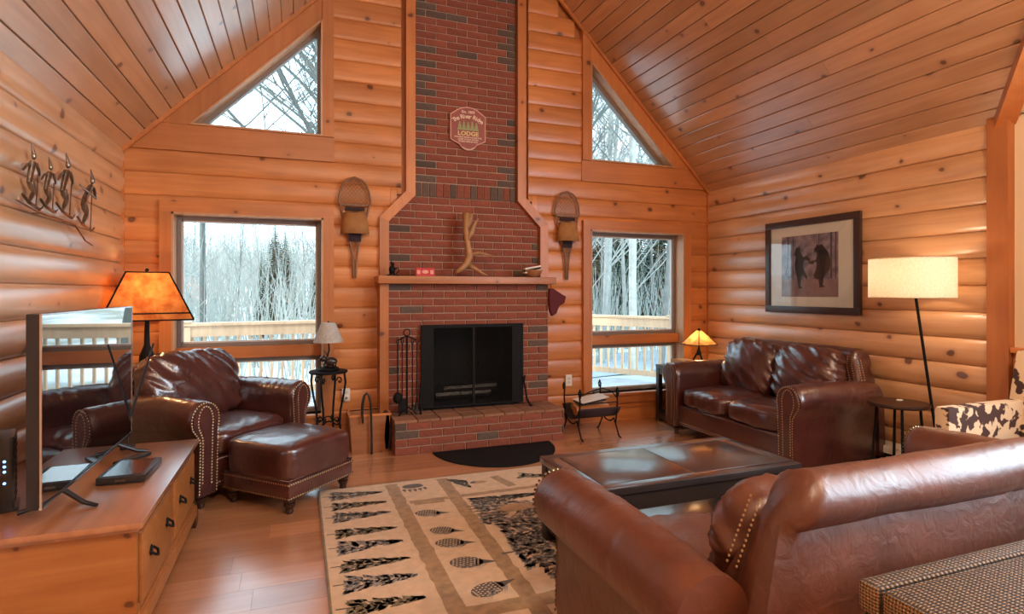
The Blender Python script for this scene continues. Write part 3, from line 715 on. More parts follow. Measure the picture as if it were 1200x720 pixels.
def nails(parent, path, nrm, name='nailhead_trim', sp=.019, r=.0062):
    """row of domed nail heads along a polyline"""
    path = [Vector(p) for p in path]; nrm = Vector(nrm).normalized(); u = nrm.orthogonal().normalized(); w = nrm.cross(u)
    m = MB(); acc = 0
    for a, b in zip(path[:-1], path[1:]):
        L = (b - a).length; t = acc
        while t < L:
            c = a + (b - a) * (t / L); vs = [c + nrm * r * .65]
            for j in range(6): vs.append(c + (u * math.cos(j * PI / 3) + w * math.sin(j * PI / 3)) * r)
            m.add(vs, [(0, 1 + j, 1 + (j + 1) % 6) for j in range(6)]); t += sp
        acc = t - L
    o = m.build(name, M['nail'], parent, smooth=180); tag(o, kind='stuff'); return o
def turned_leg(parent, x, y, h=.10, r=.034):
    m = MB(); m.lathe([(r * .55, 0), (r * .7, .012), (r * .6, h * .3), (r * .95, h * .5), (r, h * .62), (r * .7, h * .7), (r * 1.1, h * .8), (r * 1.15, h)], n=14)
    return m.build('leg', M['legw'], parent, smooth=40, loc=(x, y, 0))
def arm_profile(W, sg, top=.69, Rr=.115, grow=0):
    po = .02 if W > 2 else .40
    cx = W / 2 - Rr; cz = top - Rr; R2 = Rr + grow
    pts = [(cx - Rr * .80, .09), (cx - Rr * .86, .30), (cx - Rr * .95, cz - .06)]
    pts += arc(cx, cz, R2, 185, -48, 15)
    pts += [(cx + Rr * po, cz - Rr * 1.15), (cx + Rr * po, .30), (cx + Rr * (po + .06), .09)]
    return [(sg * a, b) for a, b in pts]
def seat(name, label, cat, loc, rz, W, D, ncush, lm, top=.69, back=.90, legs=True, seed=0, pil=(.50, .20), nback=None, group=None, bang=1.0, ins=0.0, cdz=0.0, rb=.098, cins=0.0, nr=.0062, nsp=.019):
    T = thing(name, label, cat, loc, rz, group); rp = .08 if ncush == 1 else (.05 if W > 2 else 0)
    yf, yb = -D / 2, D / 2
    Wi = W - .445
    # frame
    m = MB(); m.box(-W / 2 + .16, W / 2 - .16, yf + .03, yb - .10, .10, .30, b=.02); m.build('seat_frame', lm, T, smooth=40)
    nails(T, [(-Wi / 2 + .02, yf + .026, .135), (Wi / 2 - .02, yf + .026, .135)], (0, -1, 0))
    m = MB(); m.tube([(-Wi / 2, yf + .03, .285), (Wi / 2, yf + .03, .285)], .007, 6); m.build('piping', lm, T, smooth=180)
    for sg in (-1, 1):
        pr = arm_profile(W, sg, top)
        n = len(pr); NS = 46; vs = []
        cxm = sum(p[0] for p in pr) / n; czm = sum(p[1] for p in pr) / n
        for i in range(NS + 1):
            t = i / NS; y = yf + (D - .13) * t
            e = min(1, (t * (D - .13)) / .03); sc = .93 + .07 * math.sqrt(max(0, 1 - (1 - e) ** 2)); 
            dz = .018 * math.sin(t * PI) - .012 * t
            for a, b in pr:
                x = cxm + (a - cxm) * sc; z = czm + (b - czm) * sc if b > .2 else b
                q_ = Vector((x * 3 + seed, y * 34, z * 3)); wv = noise.noise(q_) ; w2 = noise.noise(Vector((x * 6, y * 6 + seed, z * 6)))
                k = 1 if b > top - .16 else 0
                inner = 1 if (b > top - .1 and sg * a < W / 2 - .07) else .25
                cx = sg * (W / 2 - .115); cz = top - .115; nn = Vector((x - cx, 0, z - cz)); nn = nn.normalized() if nn.length > 1e-5 else Vector((0, 0, 1))
                dd = (.0075 * wv * inner * min(1, t * 5) + .004 * w2) * k
                if abs(t - .30) < .012 or abs(t - .62) < .012: dd -= .0035 * k
                vs.append(Vector((x, y, z + dz * k)) + nn * dd)
        fs = []
        for i in range(NS):
            for j in range(n):
                q4 = (i * n + j, i * n + (j + 1) % n, (i + 1) * n + (j + 1) % n, (i + 1) * n + j); fs.append(q4[::-1] if sg > 0 else q4)
        fs.append(list(range(n))[::-1] if sg < 0 else list(range(n))); fs.append([NS * n + j for j in range(n)])
        m = MB(); m.add(vs, fs); arm = m.build('arm', lm, T, smooth=60)
        # front scroll panel with nail heads
        p2 = [(cxm + (a - cxm) * .80, max(.10, czm + (b - czm) * .90)) for a, b in arm_profile(W, sg, top)]
        m = MB(); m.prism(p2 if sg > 0 else p2[::-1], (0, yf, 0), (1, 0, 0), (0, 0, 1), .0, .014); m.build('front_panel', lm, arm, smooth=30)
        path = [(a, yf - .013, b) for a, b in [(cxm + (a - cxm) * .90, max(.10, czm + (b - czm) * .955)) for a, b in arm_profile(W, sg, top)]]
        nails(arm, path, (0, -1, 0))
        path = [(a, yf - .016, b) for a, b in [(cxm + (a - cxm) * .48, max(.10, czm + (b - czm) * .82)) for a, b in arm_profile(W, sg, top)]]
        nails(arm, path, (0, -1, 0))
    # back frame
    by, bz = yb - rb - .022, back - rb
    pr = [(yb - .27, .22), (yb - .25, .50), (by - rb * .98, bz - .06)] + arc(by, bz, rb, 175, -62, 14) + [(yb - .055, bz - rb - .03), (yb - .045, .45), (yb - .03, .09)]
    n = len(pr)
    def xe(z): return W / 2 - .10 - ins - max(0, z - .56) * .48 * bang
    NS = 60; vs = []
    for i in range(NS + 1):
        t = -1 + 2 * i / NS
        for y, z in pr:
            x = t * xe(z); e = 1 - abs(t); k = 1 if z > back - .2 else 0
            seam = -.004 if min(abs(abs(t) - .62), abs(t)) < .5 / NS else 0
            dd = (.006 * noise.noise(Vector((x * 5 + seed, y * 5, z * 5))) + seam) * k
            nn = Vector((0, y - by, z - bz)); nn = nn.normalized()
            rr = -.03 * (1 - min(1, e * W / 2 / .035)) ** 2 * k
            vs.append(Vector((x, y, z)) + nn * (dd + rr))
    fs = []
    for i in range(NS):
        for j in range(n): fs.append((i * n + j, (i + 1) * n + j, (i + 1) * n + (j + 1) % n, i * n + (j + 1) % n))
    fs.append(list(range(n))); fs.append([NS * n + j for j in range(n)][::-1])
    m = MB(); m.add(vs, fs); bk = m.build('back', lm, T, smooth=60)
    m = MB(); m.prism([(-W / 2 + .07 + rp, .09), (W / 2 - .07 - rp, .09), (W / 2 - .08 - rp, top - .20), (-W / 2 + .08 + rp, top - .20)], (0, yb - .10, 0), (1, 0, 0), (0, 0, 1), -.02, -.085); m.build('rear_panel', lm, T, smooth=30)
    for sg in (-1, 1):
        ed = .004
        for off, y_ in ((.012, yb - .256), (.052, yb - .256)) if ncush < 3 else ():
            nails(bk, [(sg * (xe(z) - off), y_ + (.03 if z > back - .12 else 0) - .006, z) for z in (top - .06, top + .03, back - .13, back - .06)], (0, -1, 0), sp=nsp, r=nr)
        # nail row down the outer end of the back
        nails(bk, [(sg * (xe(z) + .003), yb - .20, z) for z in (top - .02, top + .06, back - .09)], (sg, 0, .45), sp=nsp, r=nr)
        nails(bk, [(sg * (xe(z) + .003), yb - .165, z) for z in (top - .02, top + .06, back - .09)], (sg, 0, .45), sp=nsp, r=nr)
    cw = Wi / ncush
    for i in range(ncush):
        x = -Wi / 2 + cw * (i + .5)
        cushion('seat_cushion', cw + .005, D - .30, .185, lm, T, (x, yf + .005 + (D - .30) / 2, .375), (0, 0, 0), crown=.22, wr=.006, seed=seed + i, crease=1.2 if i % 2 else -.9)
    nb = nback or ncush; Wb = Wi + .02 - 2 * (ins + cins); cw = Wb / nb
    for i in range(nb):
        x = -Wb / 2 + cw * (i + .5)
        cushion('back_cushion', cw + .005, pil[0], pil[1], lm, T, (x, yb - .335, .665 + (pil[0] - .46) * .4 + cdz), (R(76), 0, 0), n=30, p=4.2, crown=.45, wr=.013, seed=seed + 5 + i, crease=(.75 if i % 2 == 0 else 1.05))
    if legs:
        for x in (-W / 2 + .14, W / 2 - .14):
            for y in (yf + .06, yb - .12): turned_leg(T, x, y)
    return T
# armchair (chair and a half) in the left far corner
seat('armchair', 'wide burgundy leather armchair with rolled arms in the far left corner', 'armchair', (-.27 - .48 * .766, 4.425 + .48 * .643, 0), R(50), 1.13, .96, 1, M['leather'], seed=3, back=.88, pil=(.52, .22), bang=.5, cins=-.04, rb=.09)
# ottoman
T = thing('ottoman', 'burgundy leather ottoman with nailhead trim in front of the armchair', 'ottoman', (-.055, 4.19, 0), R(45))
a = .285
m = MB(); m.box(-a - .005, a + .005, -a - .005, a + .005, .095, .205, b=.012); m.build('base', M['leather'], T, smooth=40)
cushion('cushion', .60, .60, .245, M['leather'], T, (0, 0, .305), p=7, crown=.14, wr=.005, seed=9)
m = MB(); m.tube([(-a, -a, .21), (a, -a, .21), (a, a, .21), (-a, a, .21)], .007, 6, closed=True); m.build('piping', M['leather'], T, smooth=180)
b = a + .008
for A, B, nn in (((-b, -b), (b, -b), (0, -1, 0)), ((b, -b), (b, b), (1, 0, 0)), ((b, b), (-b, b), (0, 1, 0)), ((-b, b), (-b, -b), (-1, 0, 0))):
    nails(T, [(A[0], A[1], .19), (B[0], B[1], .19)], nn); nails(T, [(A[0], A[1], .105), (B[0], B[1], .105)], nn)
for x in (-a + .04, a - .04):
    for y in (-a + .04, a - .04): turned_leg(T, x, y, .098, .036)
seat('loveseat', 'burgundy leather two-seat sofa against the right log wall under the picture', 'sofa', (3.88, 3.98, 0), R(-90), 1.68, .96, 2, M['leather'], seed=11, back=.93, pil=(.50, .21), bang=.5)
seat('sofa', 'large warm-lit leather sofa in the foreground seen from behind', 'sofa', (2.0, 1.545, 0), R(180), 2.30, 1.03, 3, M['leather_warmlit'], seed=21, back=.925, pil=(.44, .18), ins=.07, cdz=-.055, rb=.075, cins=.03, nr=.0045, nsp=.014)

# ================================================================== TABLES
T = thing('coffee_table', 'low dark wooden coffee table with lower shelf on the patterned rug', 'table', (1.905, 2.655, .012))
w2, d2, H = .635, .31, .45
D_ = .62
for i in range(2):
    m = MB(); x0 = -w2 + .09 + i * (w2 - .09); m.box(x0 + .0015, x0 + w2 - .09 - .0015, -d2 + .07, d2 - .07, H - .035, H, b=.002); m.build('top_panel', M['ct'], T, smooth=30)
m = MB(); m.box(-w2, w2, -d2, -d2 + .0685, H - .035, H, b=.003); m.build('top_rail', M['ct'], T, smooth=30)
m = MB(); m.box(-w2, w2, d2 - .0685, d2, H - .035, H, b=.003); m.build('top_rail', M['ct'], T, smooth=30)
for s_ in (-1, 1):
    m = MB(); m.box(s_ * w2, s_ * (w2 - .0885), -d2 + .07, d2 - .07, H - .035, H, b=.003); m.build('top_rail', M['ct'], T, smooth=30)
m = MB()
for s_ in (-1, 1): m.box(-w2 + .03, w2 - .03, s_ * (d2 - .012), s_ * (d2 - .034), H - .12, H - .036)
for s_ in (-1, 1): m.box(s_ * (w2 - .012), s_ * (w2 - .034), -d2 + .03, d2 - .03, H - .09, H - .036)
m.build('apron', M['dark'], T)
for sx in (-1, 1):
    for sy in (-1, 1):
        m = MB(); m.box(sx * (w2 - .008), sx * (w2 - .075), sy * (d2 - .008), sy * (d2 - .075), 0, H - .036, b=.004); m.build('leg', M['dark'], T, smooth=30)
m = MB(); m.box(-w2 + .03, w2 - .03, -d2 + .03, d2 - .03, .10, .13, b=.003); m.build('shelf', M['ct'], T, smooth=30)
m = MB(); 
for s_ in (-1, 1): m.box(-w2 + .07, w2 - .07, s_ * (d2 - .015), s_ * (d2 - .04), .06, .12)
for s_ in (-1, 1): m.box(s_ * (w2 - .015), s_ * (w2 - .04), -d2 + .07, d2 - .07, .06, .12)
m.build('stretcher', M['dark'], T)
# end table right of the far window
T = thing('end_table', 'open black wooden end table in the corner beyond the loveseat', 'table', (3.90, 5.08, 0))
m = MB(); m.box(-.27, .27, -.20, .20, .565, .60, b=.003); m.build('tabletop', M['dark'], T, smooth=30)
for sx in (-1, 1):
    for sy in (-1, 1):
        m = MB(); m.box(sx * .268, sx * .218, sy * .198, sy * .148, 0, .565, b=.003); m.build('leg', M['dark'], T, smooth=30)
m = MB(); m.box(-.25, .25, -.18, .18, .075, .10, b=.003); m.build('shelf', M['dark'], T, smooth=30)
for r in ((-.218, .218, -.195, -.155, .02, .075), (-.218, .218, .155, .195, .02, .075), (-.265, -.225, -.148, .148, .02, .075), (.225, .265, -.148, .148, .02, .075), (-.218, .218, -.19, -.165, .50, .565), (-.262, -.24, -.148, .148, .50, .565)):
    m = MB(); m.box(*r); m.build('rail', M['dark'], T)
for i, (dx, wd, dz, c, lb) in enumerate([(-.02, .24, .03, (.10, .05, .04), 'dark hardback book lying under the smaller tan book on the end table'), (-.0, .17, .038, (.42, .24, .10), 'tan book on top of the darker book beside the small corner lamp')]):
    z = .60 if i == 0 else .632
    T = thing('book', lb, 'book', (3.80 + dx, 5.04, z), R(8 * i - 4), 'books on the end table')
    cm = mat('book_cover_' + 'ab'[i], c, .5)
    m = MB(); m.box(-wd / 2, wd / 2, -.085, .085, 0, .004); m.box(-wd / 2, wd / 2, -.085, .085, dz - .004, dz); m.box(-wd / 2, -wd / 2 + .005, -.085, .085, 0, dz); m.build('cover', cm, T)
    m = MB(); m.box(-wd / 2 + .006, wd / 2 - .005, -.08, .08, .0045, dz - .0045); m.build('pages', M['paper'], T)
T = thing('corner_lamp', 'small table lamp with conical amber shade and twig legs on the corner end table', 'lamp', (4.06, 5.10, .60))
m = MB(); m.lathe([(.185, .215), (.19, .218), (.035, .365), (.03, .362)], n=4, cap=False, off=PI / 4 + .1); m.build('lamp_shade', M['amber'], T)
m = MB(); 
for k in range(4):
    t = PI / 4 + .1 + k * PI / 2; m.tube([(.188 * math.cos(t), .188 * math.sin(t), .217), (.034 * math.cos(t), .034 * math.sin(t), .366)], .004, 5)
m.tube([(.188 * math.cos(PI / 4 + .1 + k * PI / 2), .188 * math.sin(PI / 4 + .1 + k * PI / 2), .217) for k in range(4)], .004, 5, closed=True)
m.build('shade_frame', M['black'], T)
m = MB(); m.ball((0, 0, .375), .016, 10, 6); m.build('finial', M['black'], T, smooth=180)
m = MB()
for k in range(3): t = 2 * PI * k / 3 + .4; m.tube([(.085 * math.cos(t), .085 * math.sin(t), .006), (.02 * math.cos(t), .02 * math.sin(t), .12), (-.012 * math.cos(t), -.012 * math.sin(t), .24)], [.012, .010, .007], 8)
m.lathe([(.02, .10), (.026, .12), (.018, .15)], n=10); m.build('base', M['black'], T, smooth=60)
light('corner_lamp_bulb', 'POINT', (4.06, 5.10, .86), 2.5, (1, .62, .28), .03)
# small round wooden table by the floor lamp
T = thing('side_table', 'small round wooden side table on black metal legs beside the floor lamp', 'table', (4.0, 2.86, 0))
m = MB(); m.lathe([(.0, .575), (.185, .575), (.192, .585), (.190, .60), (.0, .602)], n=36, cap=False); m.build('tabletop', M['legw'], T, smooth=40)
for k in range(4):
    t = PI / 4 + k * PI / 2; m = MB(); m.tube([(.17 * math.cos(t), .17 * math.sin(t), 0), (.13 * math.cos(t), .13 * math.sin(t), .575)], .009, 8); m.build('leg', M['black'], T, smooth=60)
m = MB(); m.tube([(.16 * math.cos(t), .16 * math.sin(t), .12) for t in [PI / 4 + k * PI / 2 for k in range(4)]], .006, 6, closed=True); m.build('stretcher', M['black'], T, smooth=60)
m = MB(); m.box(-.03, .03, -.018, .018, 0, .003); o = m.build('card', M['white'], None, loc=(4.07, 2.90, .6025), rot=(0, 0, .5)); tag(o, 'tiny white card lying on the round side table', 'card')
T = thing('floor_lamp', 'black floor lamp with leaning pole and wide cream drum shade', 'lamp', (4.23, 2.70, 0))
m = MB(); m.lathe([(.0, 0), (.13, 0), (.135, .012), (.02, .022), (.012, .05)], n=28, cap=False); m.build('base', M['black'], T, smooth=40)
m = MB(); m.tube([(0, 0, .02), (-.145, .135, 1.62)], .0095, 10); m.build('pole', M['black'], T, smooth=60)
m = MB(); m.lathe([(.262, 1.345), (.262, 1.622)], c=(-.14, .13, 0), n=48, cap=False); m.build('lamp_shade', M['linen'], T, smooth=60)
m = MB(); m.tube([(-.14 + .262 * math.cos(t), .13 + .262 * math.sin(t), 1.346) for t in [k * PI / 20 for k in range(40)]], .0035, 5, closed=True); m.tube([(-.14 + .262 * math.cos(t), .13 + .262 * math.sin(t), 1.621) for t in [k * PI / 20 for k in range(40)]], .0035, 5, closed=True)
for k in range(3):
    t = 2 * PI * k / 3; m.tube([(-.14, .13, 1.60), (-.14 + .26 * math.cos(t), .13 + .26 * math.sin(t), 1.60)], .003, 5)
m.build('shade_ring', M['linen'], T)
m = MB(); m.ball((-.14, .13, 1.50), .035, 12, 8); m.build('bulb', mat('lamp_bulb', (1, .9, .7), .5, emis=(1, .72, .42), es=6), T, smooth=180)
light('floor_lamp_bulb', 'POINT', (4.09, 2.83, 1.50), 10, (1, .76, .52), .05)

# cowhide chair at the right edge
T = thing('cowhide_armchair', 'brown and cream spotted cowhide armchair at the right edge beside the post', 'armchair', (3.93, 1.93, 0))
m = MB(); m.box(-.42, .36, .28, .37, .16, .715, b=.028); m.build('arm', M['cow'], T, smooth=40)
m = MB(); m.box(-.42, .36, -.37, -.28, .16, .715, b=.028); m.build('arm', M['cow'], T, smooth=40)
cushion('seat_cushion', .66, .55, .17, M['cow'], T, (-.10, 0, .43), wr=.002, crown=.15)
m = MB(); m.box(-.40, .34, -.28, .28, .15, .345, b=.01); m.build('seat_frame', M['cow'], T, smooth=40)
Mx = Matrix.Translation((.25, 0, .40)) @ Matrix.Rotation(R(14), 4, 'Y')
m = MB(); m.box(-.055, .065, -.372, .372, -.02, .63, M=Mx, b=.035); m.build('backrest', M['cow'], T, smooth=40)
for x in (-.36, .30):
    for y in (-.31, .31):
        m = MB(); m.tube([(x, y, 0), (x, y, .16)], [.014, .022], 8); m.build('leg', M['legw'], T, smooth=60)

# woven bench behind the sofa
T = thing('woven_bench', 'brown woven rush storage bench standing behind the sofa in the near right corner', 'bench', (1.86, .685, 0))
m = MB(); m.box(-.60, .60, -.31, .31, .02, .625, b=.02); m.build('body', M['weave'], T, smooth=40)
m = MB(); m.box(-.605, .605, -.315, .255, .627, .70, b=.018); m.build('lid', M['weave'], T, smooth=40)
m = MB(); m.box(-.605, .605, .258, .312, .627, .70, b=.012); m.build('rear_rim', M['weave'], T, smooth=40)

# ================================================================== TV CORNER
T = thing('tv_stand', 'low honey pine television stand with two wide drawers along the left wall', 'cabinet', (-.94, 3.155, 0))
hx, hy = .36, .615   # half depth (x) and half length (y)
m = MB(); m.box(-hx - .02, hx + .03, -hy - .04, hy + .04, .495, .52, b=.006); m.box(-hx, hx + .012, -hy - .02, hy + .02, .478, .496, b=.004); m.build('top', M['standtop'], T, smooth=30)
m = MB(); m.box(-hx, hx, -hy, hy, .13, .478); m.build('body', M['stand'], T)
m = MB(); m.box(-hx - .01, hx + .022, -hy - .03, hy + .03, .075, .135, b=.008); m.box(-hx, hx + .010, -hy - .015, hy + .015, .135, .152, b=.005); m.build('base_moulding', M['stand'], T, smooth=30)
for s_ in (-1, 1):
    for s2 in (-1, 1):
        m = MB(); m.prism([(0, 0), (.085, 0), (.06, .05), (.045, .078), (0, .078)][::1], (s2 * (hx + .014), s_ * (hy + .022), 0), (-s2, 0, 0), (0, 0, 1), 0, s_ * s2 * .085); m.build('foot', M['legw'], T)
for s_ in (-1, 1):
    yc = s_ * .305
    m = MB(); m.box(hx, hx + .016, yc - .275, yc + .275, .185, .455, b=.004); dr = m.build('drawer', M['stand'], T, smooth=30)
    m = MB()
    for r in ((yc - .278, yc + .278, .455, .462), (yc - .278, yc + .278, .178, .185)): m.box(hx, hx + .012, r[0], r[1], r[2], r[3])
    m.build('drawer_bead', M['standtop'], T)
    for s3 in (-1, 1):
        y = yc + s3 * .15; m = MB()
        m.lathe([(.022, 0), (.020, .004), (.006, .006)], n=12, M=Matrix.Translation((hx + .016, y, .335)) @ Matrix.Rotation(R(90), 4, 'Y')); 
        m.tube([(hx + .018, y - .028, .338), (hx + .036, y - .024, .325), (hx + .042, y, .312), (hx + .036, y + .024, .325), (hx + .018, y + .028, .338)], .0055, 6)
        m.build('handle', M['black'], dr, smooth=60)
T = thing('television', 'large flat-screen television standing edge-on on the pine stand', 'television', (-.88, 3.16, .52))
m = MB(); m.box(-.045, -.004, -.608, .608, .07, .785, b=.004); m.build('housing', M['blackp'], T, smooth=30)
m = MB(); m.box(-.004, .0, -.600, .600, .083, .778); m.build('screen', M['screen'], T)
m = MB(); m.box(-.006, .003, -.608, .608, .070, .078); m.build('lower_bezel', M['silver'], T)
m = MB()
m.box(-.004, .0025, -.608, .608, .779, .785); m.box(-.004, .0025, -.608, -.6015, .078, .779); m.box(-.004, .0025, .6015, .608, .078, .779); m.build('bezel', M['silver'], T)
m = MB(); m.box(-.075, -.045, -.35, .35, .14, .52, b=.01); m.build('rear_cover', M['blackp'], T, smooth=30)
for s_ in (-1, 1):
    m = MB(); m.tube([(-.02, s_ * .36, .075), (.07, s_ * .40, .02), (.12, s_ * .42, .008)], [.011, .010, .008], 8); m.tube([(-.02, s_ * .36, .075), (-.09, s_ * .40, .02), (-.14, s_ * .42, .008)], [.011, .010, .008], 8); m.build('leg', M['blackp'], T, smooth=60)
T = thing('set_top_box', 'flat black set-top box lying on the pine stand before the television', 'electronics', (-.745, 3.17, .52), R(-2))
m = MB(); m.box(-.095, .095, -.15, .15, .004, .036, b=.005); m.build('case', M['blackp'], T, smooth=30)
m = MB(); m.box(-.075, .075, -.13, .13, .036, .0375); m.build('glossy_lid', M['satin'], T)
m = MB(); m.box(-.02, .02, -.15, -.1515, .014, .022) ; m.build('display', M['screen'], T)
T = thing('modem', 'upright black modem with glowing blue lights at the left edge of the stand', 'electronics', (-1.10, 2.86, .52), R(18))
m = MB(); m.box(-.03, .03, -.09, .09, .012, .30, b=.010); m.build('case', M['blackp'], T, smooth=30)
m = MB(); m.box(-.042, .042, -.075, .075, 0, .014, b=.004); m.build('foot', M['blackp'], T, smooth=30)
for z in (.205, .185, .165, .12):
    m = MB(); m.ball((0, -.0905, z), .005, 8, 6, (1, .4, 1)); m.build('light', M['led'], T, smooth=180)
m = MB()
for i in range(9): m.box(.0295, .0315, -.07, .07, .04 + i * .028, .05 + i * .028)
m.build('vents', M['black'], T)
for i, pts in enumerate([[(-1.06, 2.96, .66), (-1.0, 3.06, .70), (-.97, 3.2, .74)], [(-1.06, 2.96, .63), (-1.0, 3.04, .62), (-.97, 3.2, .66)], [(-1.06, 2.96, .58), (-1.03, 3.0, .535), (-1.0, 3.15, .525), (-1.02, 3.4, .525)]]):
    cp = []
    for k in range(len(pts) - 1):
        for t in range(5): cp.append(Vector(pts[k]).lerp(Vector(pts[k + 1]), t / 5))
    cp.append(Vector(pts[-1]))
    m = MB(); m.tube(cp, .0035, 6); o = m.build('cable', M['blackp'], smooth=180); tag(o, ['thin black cable, upper of three running from modem to television', 'thin black cable, middle of three running from modem to television', 'thin black cable lying on the stand behind the television'][i], 'cable', 'cables behind the television')
T = thing('antenna', 'thin black rod antenna leaning beyond the far edge of the television', 'antenna', (-.885, 3.70, .52))
m = MB(); m.tube([(.0, .03, .15), (.055, .045, .36), (.115, .05, .575)], [.007, .006, .005], 8); m.build('rod', M['blackp'], T, smooth=60)
m = MB(); m.box(-.03, .03, -.03, .04, 0, .02, b=.004); m.tube([(0, 0, .015), (0, .03, .155)], .005, 6); m.build('base', M['blackp'], T)
m = MB(); m.box(-.10, .10, -.022, .022, 0, .018, b=.006); o = m.build('remote_control', M['blackp'], None, smooth=30, loc=(-.80, 3.44, .521), rot=(0, 0, R(60))); tag(o, 'slim black remote control lying behind the set-top box', 'remote')
# lamp with mica shade in the far left corner, on a small table hidden by the chair
T = thing('corner_table', 'small dark table behind the armchair carrying the amber lamp', 'table', (-1.06, 5.12, 0))
m = MB(); m.box(-.22, .22, -.20, .20, .60, .625, b=.004); m.build('tabletop', M['dark'], T, smooth=30)
for sx in (-1, 1):
    for sy in (-1, 1):
        m = MB(); m.box(sx * .21, sx * .17, sy * .19, sy * .15, 0, .60); m.build('leg', M['dark'], T)
LX, LY = -1.075, 5.02
T = thing('mica_lamp', 'large table lamp with glowing amber mica pyramid shade behind the television', 'lamp', (LX, LY, .625), R(14))
b2, t2, z0, z1 = .285, .135, .555, .905
m = MB()
cs = [(-1, -1), (1, -1), (1, 1), (-1, 1)]
for k in range(4):
    a, b = cs[k], cs[(k + 1) % 4]
    m.add([(a[0] * b2, a[1] * b2, z0), (b[0] * b2, b[1] * b2, z0), (b[0] * t2, b[1] * t2, z1), (a[0] * t2, a[1] * t2, z1)], [(0, 1, 2, 3)])
m.build('lamp_shade', M['mica'], T)
m = MB()
for c in cs: m.tube([(c[0] * b2, c[1] * b2, z0), (c[0] * t2, c[1] * t2, z1)], .006, 6)
for s_, z in ((b2, z0), (t2, z1), (b2 - (b2 - t2) * .14, z0 + (z1 - z0) * .14)): m.tube([(c[0] * s_, c[1] * s_, z) for c in cs], .006, 6, closed=True)
m.build('shade_frame', M['black'], T)
m = MB(); m.tube([(0, 0, z1 - .02), (0, 0, z1 + .015)], .006, 8); m.ball((0, 0, z1 + .02), .014, 10, 6); m.tube([(-t2, -t2, z1), (t2, t2, z1)], .004, 5); m.build('finial', M['black'], T, smooth=60)
m = MB(); m.lathe([(.0, 0), (.10, 0), (.105, .015), (.04, .03), (.03, .08), (.055, .18), (.05, .28), (.02, .36), (.014, .60), (0, .60)], n=20, cap=False); m.build('base', M['black'], T, smooth=50)
light('mica_lamp_bulb', 'POINT', (LX, LY, 1.37), 5.5, (1, .62, .28), .035)

# ================================================================== MANTEL AND HEARTH THINGS
m = MB(); m.box(.655, 2.368, 5.11, YF - .001, 1.459, 1.528, b=.006); o = m.build('mantel_shelf', M['mantel'], smooth=30); tag(o, 'long honey-coloured wooden mantel shelf above the brick fireplace', 'shelf')
ZM = 1.528
T = thing('fire_screen', 'black mesh fireplace screen with two doors standing on the hearth', 'fire screen', (1.545, 5.185, .297))
m = MB(); 
for r in ((-.50, .50, .755, .785), (-.50, .50, .02, .04), (-.50, -.475, .04, .755), (.475, .50, .04, .755), (-.012, .012, .04, .755)): m.box(r[0], r[1], -.010, .010, r[2], r[3])
m.build('frame', M['black'], T)
for s_ in (-1, 1):
    m = MB(); m.box(s_ * .475, s_ * .385, -.008, .004, .04, .755); m.build('side_panel', M['black'], T)
    m = MB(); x0, x1 = (.014, .383)
    for i in range(25):
        x = x0 + (x1 - x0) * i / 24; m.box(s_ * x - .0012, s_ * x + .0012, -.003, 0, .04, .755)
    for i in range(46):
        z = .045 + i * .0156; m.box(min(s_ * x0, s_ * x1), max(s_ * x0, s_ * x1), -.003, 0, z, z + .0022)
    m.build('mesh_door', M['black'], T)
    m = MB(); m.tube([(s_ * .50, -.01, .25), (s_ * .512, -.03, .16), (s_ * .515, -.07, .05), (s_ * .53, -.13, .0), (s_ * .53, -.16, .012)], .009, 7); m.tube([(s_ * .50, -.01, .25), (s_ * .505, -.04, .28), (s_ * .50, -.05, .24)], .007, 6); m.build('foot', M['black'], T, smooth=60)
    m = MB(); m.ball((s_ * .05, -.02, .42), .014, 8, 6); m.build('knob', M['black'], T, smooth=180)
T = thing('fire_tool_set', 'wrought iron fireplace tool set on the left end of the hearth', 'fire tools', (.895, 5.06, .297))
m = MB(); m.tube([(0, 0, .01), (0, 0, .70)], .009, 8); m.tube([(-.085, 0, .66), (0, 0, .70), (.085, 0, .66)], .007, 6)
for k in range(3): t = 2 * PI * k / 3 - .5; m.tube([(0, 0, .08), (.06 * math.cos(t), .06 * math.sin(t), .04), (.09 * math.cos(t), .09 * math.sin(t), .006)], .008, 6)
m.tube([(.0 + .03 * math.cos(R(a)), 0, .73 + .03 * math.sin(R(a))) for a in range(0, 360, 30)], .005, 6, closed=True); m.build('stand', M['black'], T, smooth=60)
for i, dx in enumerate((-.085, -.045, .045, .085)):
    m = MB(); m.tube([(dx, -.022, .15), (dx, -.022, .62)], .005, 6); m.tube([(dx, -.022, .62), (dx + .012, -.022, .66), (dx, -.022, .685), (dx - .012, -.022, .66), (dx, -.022, .62)], .004, 6)
    to = m.build('tool', M['black'], T, smooth=60)
    m = MB()
    if i == 0: m.ball((dx, -.022, .16), .042, 12, 8, (1.0, .7, 1.2))
    elif i == 1: m.box(dx - .035, dx + .035, -.026, -.018, .03, .15)
    elif i == 2: m.tube([(dx, -.022, .15), (dx, -.022, .05)], .006, 6); m.tube([(dx, -.022, .09), (dx + .03, -.022, .06)], .005, 6)
    else: m.tube([(dx, -.022, .15), (dx - .02, -.022, .04)], .006, 6); m.tube([(dx, -.022, .15), (dx + .02, -.022, .04)], .006, 6)
    m.build(['brush', 'shovel_blade', 'poker_tip', 'tongs'][i], M['black'], to, smooth=60)
